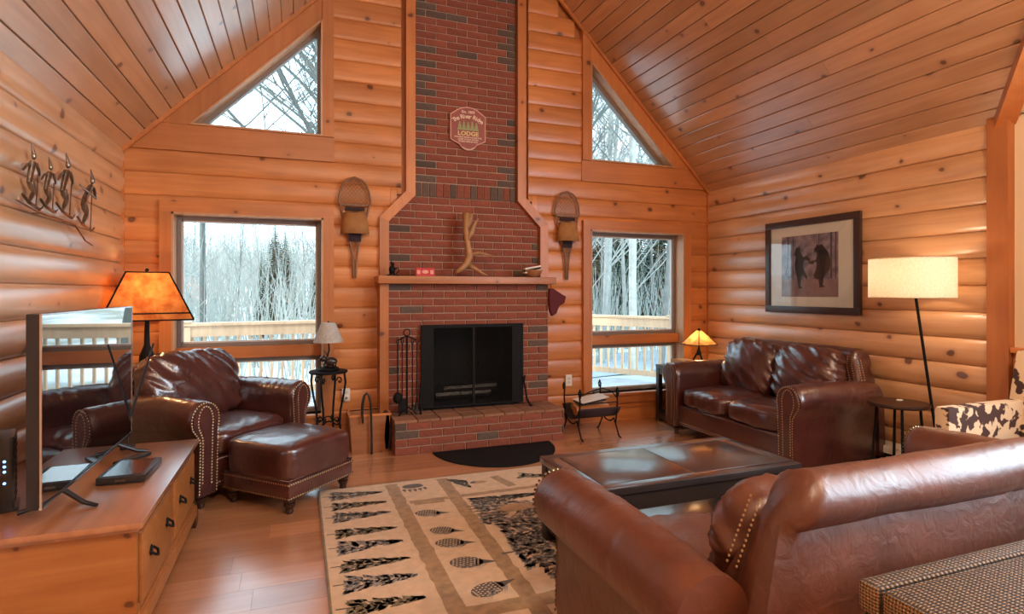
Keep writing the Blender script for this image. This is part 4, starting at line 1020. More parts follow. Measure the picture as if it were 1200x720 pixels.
# antler
T = thing('antler', 'brown palmed antler standing upright at the centre of the mantel shelf', 'antler', (1.50, 5.20, ZM))
m = MB()
m.tube([(-.125, .0, .035), (-.075, -.01, .07), (-.02, 0, .12), (.01, 0, .20), (-.01, .01, .33), (-.02, .02, .46), (-.012, .03, .60)], [.018, .024, .034, .036, .026, .028, .036], 10)
m.tube([(-.02, 0, .12), (.07, -.02, .07), (.13, -.03, .03), (.175, -.03, .012)], [.026, .018, .012, .005], 8)
m.tube([(.005, 0, .20), (.09, -.02, .225), (.18, -.03, .21), (.255, -.02, .19)], [.024, .015, .010, .003], 8)
m.tube([(-.015, .01, .34), (.03, .0, .42), (.06, .0, .50), (.10, .01, .555)], [.024, .028, .018, .005], 8)
m.tube([(-.015, .02, .45), (.02, .02, .53), (.035, .02, .60)], [.028, .026, .016], 8)
m.build('antler_beam', M['antler'], T, smooth=180)
# little figure, red card, bowl
T = thing('figurine', 'small black metal figurine at the left end of the mantel', 'figurine', (.79, 5.19, ZM))
m = MB(); m.box(-.05, .05, -.03, .03, 0, .012, b=.003); m.build('base', M['black'], T)
m = MB(); m.ball((-.005, 0, .055), .030, 10, 8, (1, .8, 1.3)); m.ball((.0, -.004, .105), .017, 10, 8); m.tube([(.02, 0, .06), (.05, 0, .075), (.055, 0, .045), (.03, 0, .02)], .006, 6); m.tube([(-.012, 0, .11), (-.014, 0, .14)], [.006, .003], 6); m.tube([(-.015, 0, .03), (-.03, 0, .0)], .009, 6); m.tube([(.012, 0, .03), (.02, 0, .0)], .009, 6); m.build('body', M['black'], T, smooth=180)
T = thing('red_box', 'small red gift box with cream print left of the antler', 'box', (1.085, 5.20, ZM), R(-4))
m = MB(); m.box(-.085, .085, -.025, .025, 0, .075, b=.004); m.build('box_body', M['red'], T)
m = MB(); m.lathe([(0, -.0005), (.030, -.0005), (.030, 0), (0, .0)], n=16, cap=False, M=Matrix.Translation((0, -.026, .04)) @ Matrix.Rotation(R(90), 4, 'X'), sy=.55); m.box(-.075, -.045, -.0262, -.0255, .02, .055); m.box(.045, .075, -.0262, -.0255, .02, .055); m.build('printed_motif', M['pink'], T)
T = thing('bowl', 'small brown bowl holding a striped folded cloth at the right of the mantel', 'bowl', (2.15, 5.20, ZM))
m = MB(); m.lathe([(.0, 0), (.05, 0), (.075, .02), (.095, .055), (.10, .068), (.09, .066), (.07, .03), (0, .01)], n=24, cap=False); m.build('bowl_body', M['terra'], T, smooth=50)
m = MB(); m.lathe([(.096, .058), (.103, .068), (.096, .072)], n=24, cap=False); m.build('rim', M['antler'], T, smooth=50)
for i in range(3):
    Mx = Matrix.Translation((2.14, 5.185, ZM + .05 + i * .018)) @ Matrix.Rotation(R(-11), 4, 'Y')
    m = MB(); m.box(-.085, .085, -.035, .035, 0, .0165, M=Mx, b=.005); o = m.build('folded_card', M['white'] if i != 1 else M['darkcloth']); tag(o, ['white card lowest in the bowl on the mantel', 'dark card between the two white ones in the mantel bowl', 'white card topmost in the bowl on the mantel'][i], 'card', 'cards in the mantel bowl')
# maroon stocking hanging at the right end
T = thing('oven_mitt', 'dark maroon cloth mitt hanging from the right end of the mantel', 'mitt', (2.375, 5.20, 1.44))
m = MB(); m.prism([(-.05, -.02), (.0, -.02), (.10, -.085), (.135, -.10), (.12, -.165), (.06, -.20), (.03, -.27), (-.02, -.30), (-.045, -.24), (-.052, -.12)], (0, 0, 0), (1, 0, 0), (0, 0, 1), -.022, .022); mi = m.build('mitt_body', M['maroon'], T, smooth=40)
md = mi.modifiers.new('bevel', 'BEVEL'); md.width = .012; md.segments = 3
m = MB(); m.tube([(-.02, 0, -.02), (-.03, 0, .01), (-.022, 0, .02)], .004, 6); m.build('hanging_loop', M['maroon'], T)

# ---- oval wooden sign
def text_mesh(name, body, size, loc_rot, matl, parent, ex=.0012, spacing=1.0, xs=1.0):
    cu = bpy.data.curves.new(name, 'FONT'); cu.body = body; cu.size = size; cu.extrude = ex; cu.align_x = 'CENTER'; cu.align_y = 'CENTER'; cu.space_character = spacing; cu.resolution_u = 3; cu.offset = size * .018
    o = bpy.data.objects.new(name, cu); COL.objects.link(o); bpy.context.view_layer.update()
    me = bpy.data.meshes.new_from_object(o.evaluated_get(bpy.context.evaluated_depsgraph_get())); bpy.data.objects.remove(o)
    for v in me.vertices: v.co.x *= xs
    me.materials.clear(); me.materials.append(matl)
    ob = bpy.data.objects.new(name, me); COL.objects.link(ob); ob.parent = parent; ob.matrix_local = loc_rot; return ob
T = thing('lodge_sign', 'red shield-shaped wooden sign reading The River Ridge Lodge on the chimney', 'sign', (1.545, YF - .012, 2.965))
M['signr'] = mat('sign_red', (.27, .060, .042), .55, noise_amt=.15); M['signp'] = mat('sign_edge_pale', (.62, .33, .24), .55); M['signt'] = mat('sign_letter', (.74, .56, .38), .5); M['signy'] = mat('sign_yellow_letter', (.70, .55, .22), .5); M['signg'] = mat('sign_green_tree', (.27, .29, .11), .6)
def shield(sc):
    pts = [(.178, .12)] + arc(0, .0, .20, 52, 128, 12) + [(-.178, .12), (-.178, -.125), (-.13, -.15)] + arc(0, -.125, .098, 205, 335, 10) + [(.13, -.15), (.178, -.125)]
    return [(a * sc, (b + .01) * sc + .0) for a, b in pts]
m = MB(); m.prism(shield(1.0), (0, 0, .01), (1, 0, 0), (0, 0, 1), 0, .018); m.build('sign_edge', M['signp'], T)
m = MB(); m.prism(shield(.95), (0, 0, .01), (1, 0, 0), (0, 0, 1), .018, .020); m.build('sign_board', M['signr'], T)
def sg_t(n, body, size, x, z, rot, matl, xs=1.0):
    Mx = Matrix.Translation((x, -.0205, z + .01)) @ Matrix.Rotation(R(90), 4, 'X') @ Matrix.Rotation(R(rot), 4, 'Z'); return text_mesh(n, body, size, Mx, matl, T, xs=xs)
def arc_text(s, size, rad, cz, a0, a1, z_, matl, name='lettering'):
    n = len(s); objs = []
    for i, ch in enumerate(s):
        if ch == ' ': continue
        a = a0 + (a1 - a0) * i / (n - 1)
        sg_t('letter', ch, size, rad * math.cos(R(a)), cz + rad * math.sin(R(a)), a - 90, matl)
sg_t('lettering', 'Est. 1809', .036, 0, .158, 0, M['signt'])
arc_text('The River Ridge', .058, .25, -.135, 124, 56, 0, M['signt'])
sg_t('lettering', 'LODGE', .056, 0, -.052, 0, M['signy'], 1.15)
sg_t('lettering', 'HOUSING MORE ROOMS FOR', .0205, 0, -.088, 0, M['signt'])
sg_t('lettering', 'QUIET & HALF HOURS', .0205, 0, -.109, 0, M['signt'])
sg_t('lettering', 'WHERE FAMILIES PLAY', .0195, 0, -.130, 0, M['signt'])
n = 9
for i, ch in enumerate('MOUNTAINS'):
    a = 232 + i * 9.5; sg_t('letter', ch, .020, .082 * math.cos(R(a)), -.125 + .082 * math.sin(R(a)), a + 90, M['signt'])
for i in range(5):
    x = -.085 + i * .042; h = .085 + (.012 if i % 2 else 0)
    m = MB(); m.prism([(x - .026, -.018), (x + .026, -.018), (x + .012, .015), (x + .018, .015), (x + .006, .045), (x + .010, .045), (x, -.018 + h), (x - .010, .045), (x - .006, .045), (x - .018, .015), (x - .012, .015)], (0, 0, .01), (1, 0, 0), (0, 0, 1), .020, .0215 + .0002 * i); m.build('painted_tree', M['signg'], T)

# ---- snowshoe wall lamps
def snowshoe(x, label, tip):
    T = thing('snowshoe_sconce', label, 'wall lamp', (x, YF - .045, 1.51), 0, None)
    L = .91
    def half(z): # half width along height z (0 tail .. L toe)
        t = z / L
        if t < .28: return .010 + .018 * (t / .28) ** 2
        u = (t - .28) / .72
        return .028 + .112 * math.sin(min(1, u * 1.12) * PI / 2) ** 1.2 if u < .62 else .140 * math.sqrt(max(0, 1 - ((u - .62) / .38) ** 2.3))
    zs = [L * i / 40 for i in range(41)]
    m = MB(); m.tube([(-half(z), -.012 * (z / L) ** 3, z) for z in zs] + [(half(z), -.012 * (z / L) ** 3, z) for z in zs[::-1]], .0095, 8, closed=False); m.build('frame', M['snow_wood'], T, smooth=60)
    for zz in (.42, .66):
        m = MB(); m.box(-half(zz), half(zz), -.010, .006, zz - .008, zz + .008); m.build('crossbar', M['snow_wood'], T)
    m = MB()
    for a in range(-30, 60):
        for dr in (-1, 1):
            pts = []
            for i in range(60):
                z = .24 + .66 * i / 59; xx = a * .034 - .4 + dr * (z - .5) * .9
                if abs(xx) < half(z) - .002 and not (.605 < z < .66): pts.append((xx, -.004 - .012 * (z / L) ** 3, z))
                else:
                    if len(pts) > 1: m.tube([pts[0], pts[-1]], .0027, 4)
                    pts = []
            if len(pts) > 1: m.tube([pts[0], pts[-1]], .0027, 4)
    w = m.build('webbing', M['snow_wood'], T); tag(w, kind='stuff')
    m = MB(); m.box(-.085, .085, -.028, -.004, .61, .64, b=.005); m.box(-.03, .03, -.030, .0, .42, .60, b=.004); m.box(-.055, .055, -.014, -.006, .33, .42); m.build('leather_binding', M['darkcloth'], T)
    m = MB()
    prof = [(.128, .395), (.098, .585)]; n = 22; vs = []
    for r_, z in prof:
        for j in range(n + 1):
            t = PI + PI * j / n; vs.append((r_ * math.cos(t), -.02 + r_ * .75 * math.sin(t), z))
    m.add(vs, [(j, j + 1, n + 2 + j, n + 1 + j) for j in range(n)]); sh = m.build('lamp_shade', M['tanshade'], T, smooth=60)
    md = sh.modifiers.new('solid', 'SOLIDIFY'); md.thickness = .002
    return T
snowshoe(.475, 'snowshoe wall lamp with tan half shade left of the chimney', 1)
snowshoe(2.60, 'snowshoe wall lamp with tan half shade right of the chimney', 1)

# ---- skiers on the left wall
T = thing('skier_sculpture', 'metal wall sculpture of four skiers on the left log wall', 'wall art', (XL + .075, 0, 0))
def limb(m, a, b, c, r): m.tube([a, ((a[0] + b[0]) / 2, (a[1] + b[1]) / 2 , (a[2] + b[2]) / 2), b, ((b[0] + c[0]) / 2, (b[1] + c[1]) / 2, (b[2] + c[2]) / 2), c], [r * .7, r * .95, r * .65, r * .75, r * .45], 7)
def skier(y, z, s, lean, x=0, arms=0):
    m = MB(); P = lambda a, b, dx=0: (x + dx, y + a * s, z + b * s)
    m.tube([P(-.02, .13), P(.005 + lean * .3, .19), P(.04 + lean, .27)], [.013 * s, .017 * s, .020 * s], 8)            # torso
    m.ball(P(.055 + lean * 1.2, .315), .018 * s, 10, 8, (.8, .9, 1.3)); m.tube([P(.05 + lean * 1.2, .33), P(.02 + lean * 1.2, .385)], [.013 * s, .003], 6)  # head, cap
    limb(m, P(-.02, .14), P(.045, .085), P(-.01, .01), .017 * s); limb(m, P(-.02, .14, .012), P(.01, .07, .012), P(-.055, .012, .012), .017 * s)
    hand = P(.115 + lean, .20) if arms == 0 else P(-.07, .25)
    limb(m, P(.035 + lean, .265, .018), P(.075 + lean, .20, .018), hand, .011 * s)
    h2 = P(-.07 + lean, .20, -.01) if arms == 0 else P(.10 + lean, .30, -.01); limb(m, P(.03 + lean, .262, -.01), P(-.03 + lean, .235, -.01), h2, .011 * s)
    b = m.build('skier', M['steel'], T, smooth=60)
    for dx, a0 in ((0, -.12), (.014, -.16)):
        m = MB(); m.tube([P(a0, .045, dx), P(a0 + .10, .005, dx), P(a0 + .26, -.02, dx), P(a0 + .31, .008, dx)], [.004, .006, .006, .003], 6); m.build('ski', M['steel'], b, smooth=60)
    m = MB(); hh = hand if arms == 0 else h2; m.tube([hh, (hh[0] + .01, hh[1] - .07 * s, z - .02 * s)], .0032, 5); m.ball((hh[0] + .01, hh[1] - .066 * s, z - .0 * s), .008, 6, 4, (1, 1, .3)); m.build('ski_pole', M['steel'], b)
skier(3.56, 1.83, .80, .0); skier(3.73, 1.835, .72, .02, .01); skier(3.98, 1.84, .92, .02, .005)
skier(4.33, 1.80, 1.0, .09, 0, 1)
m = MB(); m.tube([(-.005, 3.42, 1.83), (-.008, 3.7, 1.80), (-.008, 4.0, 1.80), (-.005, 4.2, 1.79), (.005, 4.34, 1.71), (.01, 4.46, 1.69)], .005, 6); m.build('ground_bar', M['steel'], T, smooth=60)
m = MB(); m.tube([(-.075 + .035, 3.7, 1.80), (-.008, 3.7, 1.80)], .004, 5); m.tube([(-.04, 4.1, 1.80), (-.008, 4.1, 1.80)], .004, 5); m.build('bracket', M['steel'], T)

# ---- framed picture on the right wall
T = thing('framed_picture', 'dark-framed print of two dancing bears on the right log wall', 'picture', (XR - .036, 3.96, 1.625), R(-90))
pw, ph = .515, .437
m = MB(); f = .062
for r in ((-pw, pw, ph - f, ph), (-pw, pw, -ph, -ph + f), (-pw, -pw + f, -ph + f, ph - f), (pw - f, pw, -ph + f, ph - f)): m.box(r[0], r[1], -.030, 0, r[2], r[3], b=.004)
m.build('frame', M['frame'], T, smooth=30)
m = MB(); m.box(-pw + f, pw - f, -.014, -.002, -ph + f, ph - f); m.build('mount', M['paper'], T)
def pic():
    mm = bpy.data.materials.new('print_purple_ground'); mm.use_nodes = True; t = mm.node_tree; p = t.nodes['Principled BSDF']; p.inputs['Roughness'].default_value = .8
    tcn = t.nodes.new('ShaderNodeTexCoord'); n = t.nodes.new('ShaderNodeTexNoise'); n.inputs['Scale'].default_value = 14; n.inputs['Detail'].default_value = 6; r = t.nodes.new('ShaderNodeValToRGB')
    r.color_ramp.elements[0].position = .35; r.color_ramp.elements[0].color = (.10, .085, .13, 1); r.color_ramp.elements[1].position = .65; r.color_ramp.elements[1].color = (.34, .26, .31, 1)
    t.links.new(tcn.outputs['Object'], n.inputs['Vector']); t.links.new(n.outputs['Fac'], r.inputs['Fac']); t.links.new(r.outputs[0], p.inputs['Base Color']); return mm
iw, ih = .27, .285
m = MB(); m.box(-iw - .05, iw + .03, -.0155, -.0145, -ih, ih); m.build('print', pic(), T)
m = MB(); m.box(-iw - .05, iw + .03, -.0160, -.0156, -ih, -ih + .16); m.build('printed_ground', mat('print_ground', (.26, .16, .17), .8, noise_amt=.2, nscale=20), T)
M['bear'] = mat('print_bear', (.018, .014, .022), .8)
bears = [[(-.16, .12), (-.145, .16), (-.13, .15), (-.115, .17), (-.10, .14), (-.095, .10), (-.05, .045), (.0, .02), (.012, .04), (-.03, .075), (-.06, .06), (-.07, .0), (-.06, -.06), (-.02, -.12), (-.03, -.15), (-.07, -.10), (-.09, -.12), (-.10, -.20), (-.075, -.225), (-.12, -.23), (-.13, -.17), (-.15, -.08), (-.165, .0), (-.15, .07), (-.175, .09)],
         [(.05, .13), (.075, .15), (.085, .175), (.10, .155), (.13, .17), (.16, .14), (.20, .09), (.225, .02), (.215, -.06), (.17, -.11), (.15, -.14), (.145, -.20), (.17, -.215), (.11, -.22), (.10, -.15), (.06, -.14), (.045, -.11), (.075, -.05), (.08, .0), (.05, .025), (.0, .02), (-.01, .0), (.04, -.01), (.07, .03), (.085, .07), (.08, .10), (.055, .10)]]
for b in bears:
    m = MB(); m.prism([(a + .0, c + .02) for a, c in b], (0, 0, 0), (1, 0, 0), (0, 0, 1), .0157, .0168); m.build('printed_bear', M['bear'], T)
m = MB()
for x, w_ in ((-.25, .018), (-.19, .010), (.22, .02), (.27, .012), (.10, .008)): m.box(x, x + w_, -.0164, -.0156, -.12, ih)
m.build('printed_trunks', mat('print_trunk', (.055, .05, .075), .8), T)
m = MB(); m.box(-pw + f, pw - f, -.022, -.020, -ph + f, ph - f); m.build('glazing', M['glass'], T)

# ---- outlets
for x, z, lb, plug in ((.40, .455, 'white wall outlet with plug-in air freshener left of the fireplace', True), (2.63, .465, 'white wall outlet right of the fireplace near the log rack', False)):
    T = thing('wall_outlet', lb, 'outlet', (x, YF - .022, z))
    m = MB(); m.box(-.036, .036, -.012, 0, -.058, .058, b=.003); m.build('plate', M['white'], T, smooth=30)
    for dz in (-.02, .02):
        m = MB(); m.box(-.014, .014, -.0145, -.012, dz - .013, dz + .013, b=.001); m.box(-.007, -.004, -.0150, -.0145, dz - .004, dz + .006); m.build('socket', M['seal'], T)
    if plug:
        f_ = thing('air_freshener', 'small white plug-in air freshener in the left wall outlet', 'air freshener', (x, YF - .037, z - .02))
        m = MB(); m.ball((0, -.022, 0), .034, 14, 10, (.95, .7, 1.1)); m.build('body', M['white'], f_, smooth=180)
        m = MB(); m.ball((0, -.045, .0), .012, 10, 6, (1, .6, 1)); m.build('dial', M['vinyl'], f_, smooth=180)

# ---- wrought iron stand with bear lamp
TX, TY = .235, 5.09
T = thing('iron_plant_stand', 'black wrought iron pedestal table with scrolls under the bear lamp', 'table', (TX, TY, 0))
m = MB(); m.lathe([(0, .700), (.155, .700), (.160, .708), (.155, .718), (0, .720)], n=28, cap=False); m.build('tabletop', M['black'], T, smooth=40)
for k in range(4):
    t = PI / 4 + k * PI / 2 + .35; c_, s_ = math.cos(t), math.sin(t); rp_ = [(.14, .70), (.15, .62), (.13, .50), (.105, .38), (.098, .28), (.115, .16), (.15, .06), (.165, .0)]
    m = MB(); m.tube([(a * c_, a * s_, z) for a, z in rp_], .009, 8)
    sp_ = [(.098 - .026 * (1 - i / 14) * math.cos(i * .55) - .0, .635 + .034 * (1 - i / 16) * math.sin(i * .55)) for i in range(13)]
    m.tube([(a * c_, a * s_, z) for a, z in sp_], .0055, 6)
    sp_ = [(.075 - .022 * (1 - i / 14) * math.cos(i * .55), .30 + .03 * (1 - i / 16) * math.sin(i * .55)) for i in range(13)]
    m.tube([(a * c_, a * s_, z) for a, z in sp_], .0055, 6)
    m.build('leg', M['black'], T, smooth=60)
m = MB(); m.tube([(.10 * math.cos(a), .10 * math.sin(a), .29 + .02 * math.cos(4 * a)) for a in [i * PI / 16 for i in range(32)]], .006, 6, closed=True); m.build('ring', M['black'], T, smooth=60)
T = thing('bear_lamp', 'table lamp with pale cone shade and dark bear figure on the iron stand', 'lamp', (TX, TY - .01, .72))
m = MB(); m.lathe([(.0, 0), (.085, 0), (.09, .012), (.08, .026), (0, .028)], n=24, cap=False); m.build('base', M['black'], T, smooth=40)
m = MB(); m.ball((.018, 0, .075), .045, 14, 10, (1.25, .75, .85)); m.ball((-.042, -.004, .10), .026, 12, 8, (1.15, .9, .95)); m.ball((-.068, -.006, .092), .012, 8, 6, (1.3, .8, .8))
for e in (-.014, .014): m.ball((-.036, e, .124), .008, 8, 6)
for a, b in ((-.025, .02), (-.025, -.02), (.05, .02), (.05, -.02)): m.tube([(a, b, .065), (a - .004, b, .026)], [.018, .015], 8)
m.build('bear_figure', M['dark'], T, smooth=180)
m = MB(); m.tube([(.0, .03, .02), (-.012, .035, .10), (.008, .03, .17), (0, .0, .26), (0, 0, .40)], [.010, .009, .008, .006, .006], 8); m.tube([(-.005, .033, .12), (-.035, .03, .17)], [.006, .003], 6); m.build('stem', M['dark'], T, smooth=60)
m = MB(); m.lathe([(.123, .240), (.058, .405)], n=32, cap=False); m.build('lamp_shade', M['greyshade'], T, smooth=60)
m = MB(); m.tube([(-.058, 0, .40), (.058, 0, .40)], .002, 5); m.ball((0, 0, .412), .007, 8, 6); m.build('finial', M['black'], T)

# ---- wood box with cane
T = thing('wood_crate', 'open honey-coloured wooden crate against the wall left of the hearth', 'crate', (.575, 5.16, 0), R(0))
cw, cd, ch = .17, .14, .33
m = MB()
m.prism([(-cw + .02, 0), (cw - .02, 0), (cw, ch), (-cw, ch)], (0, -cd + .016, 0), (1, 0, 0), (0, 0, 1), 0, .016); m.build('panel', M['crate'], T)
m = MB(); m.prism([(-cw + .02, 0), (cw - .02, 0), (cw, ch), (-cw, ch)], (0, cd, 0), (1, 0, 0), (0, 0, 1), 0, .016); m.build('panel', M['crate'], T)
for s_ in (-1, 1):
    m = MB(); x0 = s_ * (cw - .02); x1 = s_ * cw; t_ = -s_ * .016
    m.add([(x0, -cd + .016, 0), (x0, cd - .016, 0), (x1, cd - .016, ch), (x1, -cd + .016, ch), (x0 + t_, -cd + .016, 0), (x0 + t_, cd - .016, 0), (x1 + t_, cd - .016, ch), (x1 + t_, -cd + .016, ch)], [(0, 1, 2, 3), (7, 6, 5, 4), (0, 4, 5, 1), (1, 5, 6, 2), (2, 6, 7, 3), (3, 7, 4, 0)]); m.build('end_panel', M['crate'], T)
m = MB(); m.box(-cw + .025, cw - .025, -cd + .017, cd - .017, .01, .02); m.build('bottom', M['crate'], T)
m = MB(); m.box(-cw - .006, cw + .006, -cd - .008, -cd + .016, ch - .012, ch + .006, b=.002); m.box(-cw - .006, cw + .006, cd - .016, cd + .004, ch - .012, ch + .006, b=.002); m.box(cw - .012, cw + .008, -cd, cd, ch - .012, ch + .006, b=.002); m.box(-cw - .008, -cw + .012, -cd, cd, ch - .012, ch + .006, b=.002); m.build('rim', M['trimh'], T)
m = MB(); pts = [(-.055, 0, .27), (-.062, 0, .36), (-.058, 0, .44), (-.045, 0, .50), (-.025, 0, .525), (-.004, 0, .50), (.008, 0, .44), (.014, 0, .30), (.018, 0, .12), (.018, 0, .004)]
m.tube(pts, [.010, .012, .014, .013, .012, .011, .010, .009, .009, .010], 10); o = m.build('walking_cane', M['dark'], None, smooth=180, loc=(.565, 4.985, 0)); tag(o, 'dark bent wooden cane leaning on the front of the wooden crate', 'cane')
m = MB(); m.prism([(0, 0), (.035, -.03), (.045, -.20), (.03, -.33), (-.02, -.335), (-.03, -.2), (-.015, -.02)], (0, 0, 0), (1, 0, 0), (0, 0, 1), -.06, .06); o = m.build('draped_cloth', M['darkcloth'], None, smooth=40, loc=(.712, 5.08, .345)); md = o.modifiers.new('bevel', 'BEVEL'); md.width = .02; md.segments = 3; tag(o, 'dark cloth bag hanging between the wooden crate and the hearth', 'bag')

# ---- log rack right of the hearth
T = thing('log_rack', 'black iron log rack with scrolled ends right of the hearth', 'log rack', (2.66, 4.96, 0))
m = MB(); n = 16; vs = []
for s_ in (-.215, .235):
    for i in range(n + 1):
        a = R(198 + (342 - 198) * i / n); vs.append((s_, .185 * math.cos(a), .335 + .17 * math.sin(a)))
m.add(vs, [(i, i + 1, n + 2 + i, n + 1 + i) for i in range(n)]); o = m.build('sling', M['darkcloth'], T, smooth=60); md = o.modifiers.new('solid', 'SOLIDIFY'); md.thickness = .006
for s_ in (-.20, .20):
    m = MB()
    m.tube([(s_, -.24, .0), (s_, -.20, .015), (s_, -.14, .12), (s_, -.165, .25), (s_, -.175, .36), (s_, -.15, .44), (s_, -.175, .47), (s_, -.195, .43), (s_, -.18, .39)], .008, 7)
    m.tube([(s_, .22, .0), (s_, .19, .015), (s_, .12, .12), (s_, .15, .25), (s_, .165, .36), (s_, .15, .46), (s_, .17, .49), (s_, .19, .46), (s_, .18, .42)], .008, 7)
    m.tube([(s_, -.14, .12)] + [(s_, .15 * math.cos(R(a)), .27 + .15 * math.sin(R(a))) for a in range(225, 316, 15)] + [(s_, .12, .12)], .007, 7)
    m.build('scroll_leg', M['black'], T, smooth=60)
for pts in ([(-.20, -.165, .33), (.20, -.165, .33)], [(-.20, .16, .36), (.20, .16, .36)], [(-.20, -.165, .40), (-.10, -.165, .44), (.05, -.15, .47), (.15, -.16, .43), (.2, -.165, .37)]):
    m = MB(); m.tube(pts, .006, 6); m.build('rail', M['black'], T, smooth=60)
m = MB(); m.box(-.15, .17, -.09, .09, 0, .004, b=.001); o = m.build('newspaper', M['white'], None, loc=(2.66, 4.96, .345), rot=(R(4), R(-6), R(8))); tag(o, 'pale folded newspaper lying across the top of the log rack', 'newspaper')
m = MB(); m.box(-.14, .14, -.075, .075, 0, .012, b=.002); o = m.build('magazine', M['darkcloth'], None, loc=(2.65, 4.95, .325), rot=(R(2), R(-4), R(3))); tag(o, 'dark magazine under the newspaper in the log rack', 'magazine')
m = MB(); m.tube([(-.18, 0, 0), (.18, .01, 0)], .045, 10); o = m.build('firewood_log', M['trimh'], None, smooth=40, loc=(2.66, 4.93, .245)); tag(o, 'split firewood log lying lowest in the log rack', 'firewood')
m = MB(); m.tube([(-.17, 0, 0), (.19, -.01, 0)], .038, 10); o = m.build('firewood_log', M['antler'], None, smooth=40, loc=(2.66, 5.005, .275)); tag(o, 'darker firewood log at the rear of the log rack', 'firewood')
# ---- half round hearth mat
m = MB(); pts = [(1.62 + .545 * math.cos(R(a)), HY - .01 + .60 * math.sin(R(a))) for a in range(180, 361, 6)]
m.prism(pts, (0, 0, 0), (1, 0, 0), (0, 1, 0), 0.0005, .008); o = m.build('hearth_mat', M['mat']); tag(o, 'black half-round mat on the floor before the brick hearth', 'mat')

# ================================================================== RUG
RX0, RX1, RY0, RY1 = .135, 2.78, 1.30, 4.165
T = thing('patterned_rug', 'large cream and tan lodge rug printed with pine trees, cones and a paw', 'rug', (0, 0, 0))
m = MB(); m.box(RX0, RX1, RY0, RY1, .0005, .010, b=.003); m.build('pile', M['rug'], T)
m = MB(); b_ = .011
m.box(RX0 - b_, RX0, RY0, RY1, .0005, .010, b=.003); m.box(RX1, RX1 + b_, RY0, RY1, .0005, .010, b=.003); m.box(RX0, RX1, RY1, RY1 + b_ , .0005, .010, b=.003); m.build('bound_edge', M['rugo'], T)
rz = [.0104]
def flat(name, polys, matl):
    m = MB(); rz[0] += .00001
    for p in polys: m.add([(a, b, rz[0]) for a, b in p], [list(range(len(p)))])
    return m.build(name, matl, T)
def band(x0, y0, x1, y1, w, seed):
    L = math.hypot(x1 - x0, y1 - y0); ux, uy = (x1 - x0) / L, (y1 - y0) / L; n = max(4, int(L / .05)); ps = []
    e = lambda i, s_: w / 2 + .012 * noise.noise(Vector((i * .7, s_ * 5, seed)))
    for i in range(n):
        a, b = L * i / n, L * (i + 1) / n
        ps.append([(x0 + ux * a - uy * e(i, 1), y0 + uy * a + ux * e(i, 1)), (x0 + ux * a + uy * e(i, 2), y0 + uy * a - ux * e(i, 2)), (x0 + ux * b + uy * e(i + 1, 2), y0 + uy * b - ux * e(i + 1, 2)), (x0 + ux * b - uy * e(i + 1, 1), y0 + uy * b + ux * e(i + 1, 1))])
    return flat('printed_band', ps, M['rugband'])
band(.615, 4.13, .655, 1.5, .085, 1); band(.985, 4.13, .975, 2.2, .085, 2); band(.68, 3.735, 2.6, 3.735, .05, 3); band(.64, 2.36, 2.6, 2.34, .10, 4)
band(1.36, 4.05, 1.42, 3.80, .07, 5); band(.70, 3.69, .90, 3.69, .04, 6); band(1.9, 4.1, 1.93, 3.78, .07, 7)
def leafy(x0, y0, x1, y1, w, m1, m2, seed, n=150, tip=.14, nm='printed_tree'):
    rnd = random.Random(seed); L = math.hypot(x1 - x0, y1 - y0); ux, uy = (x1 - x0) / L, (y1 - y0) / L; A = []; B = []
    for i in range(n):
        t = rnd.random() ** 1.25; hw = w / 2 * (1 - t) ** .75; v = rnd.uniform(-1, 1) * hw; s_ = rnd.uniform(.018, .034)
        cx, cy = x0 + ux * L * t - uy * v, y0 + uy * L * t + ux * v
        an = math.atan2(uy, ux) + PI + (-.7 if v > 0 else .7) * rnd.uniform(.6, 1.2); c, s2 = math.cos(an), math.sin(an)
        p = [(cx + c * s_, cy + s2 * s_), (cx - s2 * s_ * .42, cy + c * s_ * .42), (cx - c * s_ * .6, cy - s2 * s_ * .6), (cx + s2 * s_ * .42, cy - c * s_ * .42)]
        (A if rnd.random() < .55 else B).append(p)
    flat(nm, A, m1); flat(nm, B, m2)
ty = [4.02, 3.825, 3.64, 3.39, 3.20, 2.98, 2.79, 2.575, 2.36, 2.15]
for i, y in enumerate(ty):
    x0 = .20 + .0 * i
    flat('printed_trunk', [[(RX0 + .012, y + .014), (RX0 + .015, y + .004), (x0 + .06, y - .004), (x0 + .06, y + .006)]], M['rugd'])
    leafy(x0 + .01, y, x0 + .33, y - .02, .155 if i % 2 == 0 else .125, M['rugd'], M['rugg'] if i % 2 == 0 else M['rugo'], i, 190)
def cone(x, y, L, an, seed):
    c, s_ = math.cos(an), math.sin(an); Tt = lambda a, b: (x + a * c - b * s_, y + a * s_ + b * c); rnd = random.Random(seed)
    body = [Tt(L * .36 * math.cos(R(a)), L * .25 * math.sin(R(a))) for a in range(0, 360, 20)]
    flat('printed_cone', [body, [Tt(L * .2, L * .14), Tt(L * .2, -L * .14), Tt(L * .68, 0)]], M['rugd'])
    sc = []
    for i in range(8):
        for j in range(5):
            a = -.28 * L + i * .075 * L; b = (j - 2) * .095 * L * math.sqrt(max(0.05, 1 - (a / (.34 * L)) ** 2)) + (.02 * L if i % 2 else -.01 * L); s2 = .030 * L
            sc.append([Tt(a - s2, b), Tt(a, b - s2 * .75), Tt(a + s2, b), Tt(a, b + s2 * .75)])
    flat('printed_cone_scales', sc, M['rug'])
    nd = []
    for i in range(9):
        a0 = rnd.uniform(-.1, .4) * L; sd = -1; a1 = a0 - .16 * L; nd.append([Tt(a0, sd * .10 * L), Tt(a0 + .012, sd * .10 * L), Tt(a1, sd * rnd.uniform(.28, .36) * L)])
    flat('printed_needles', nd, M['rugg'])
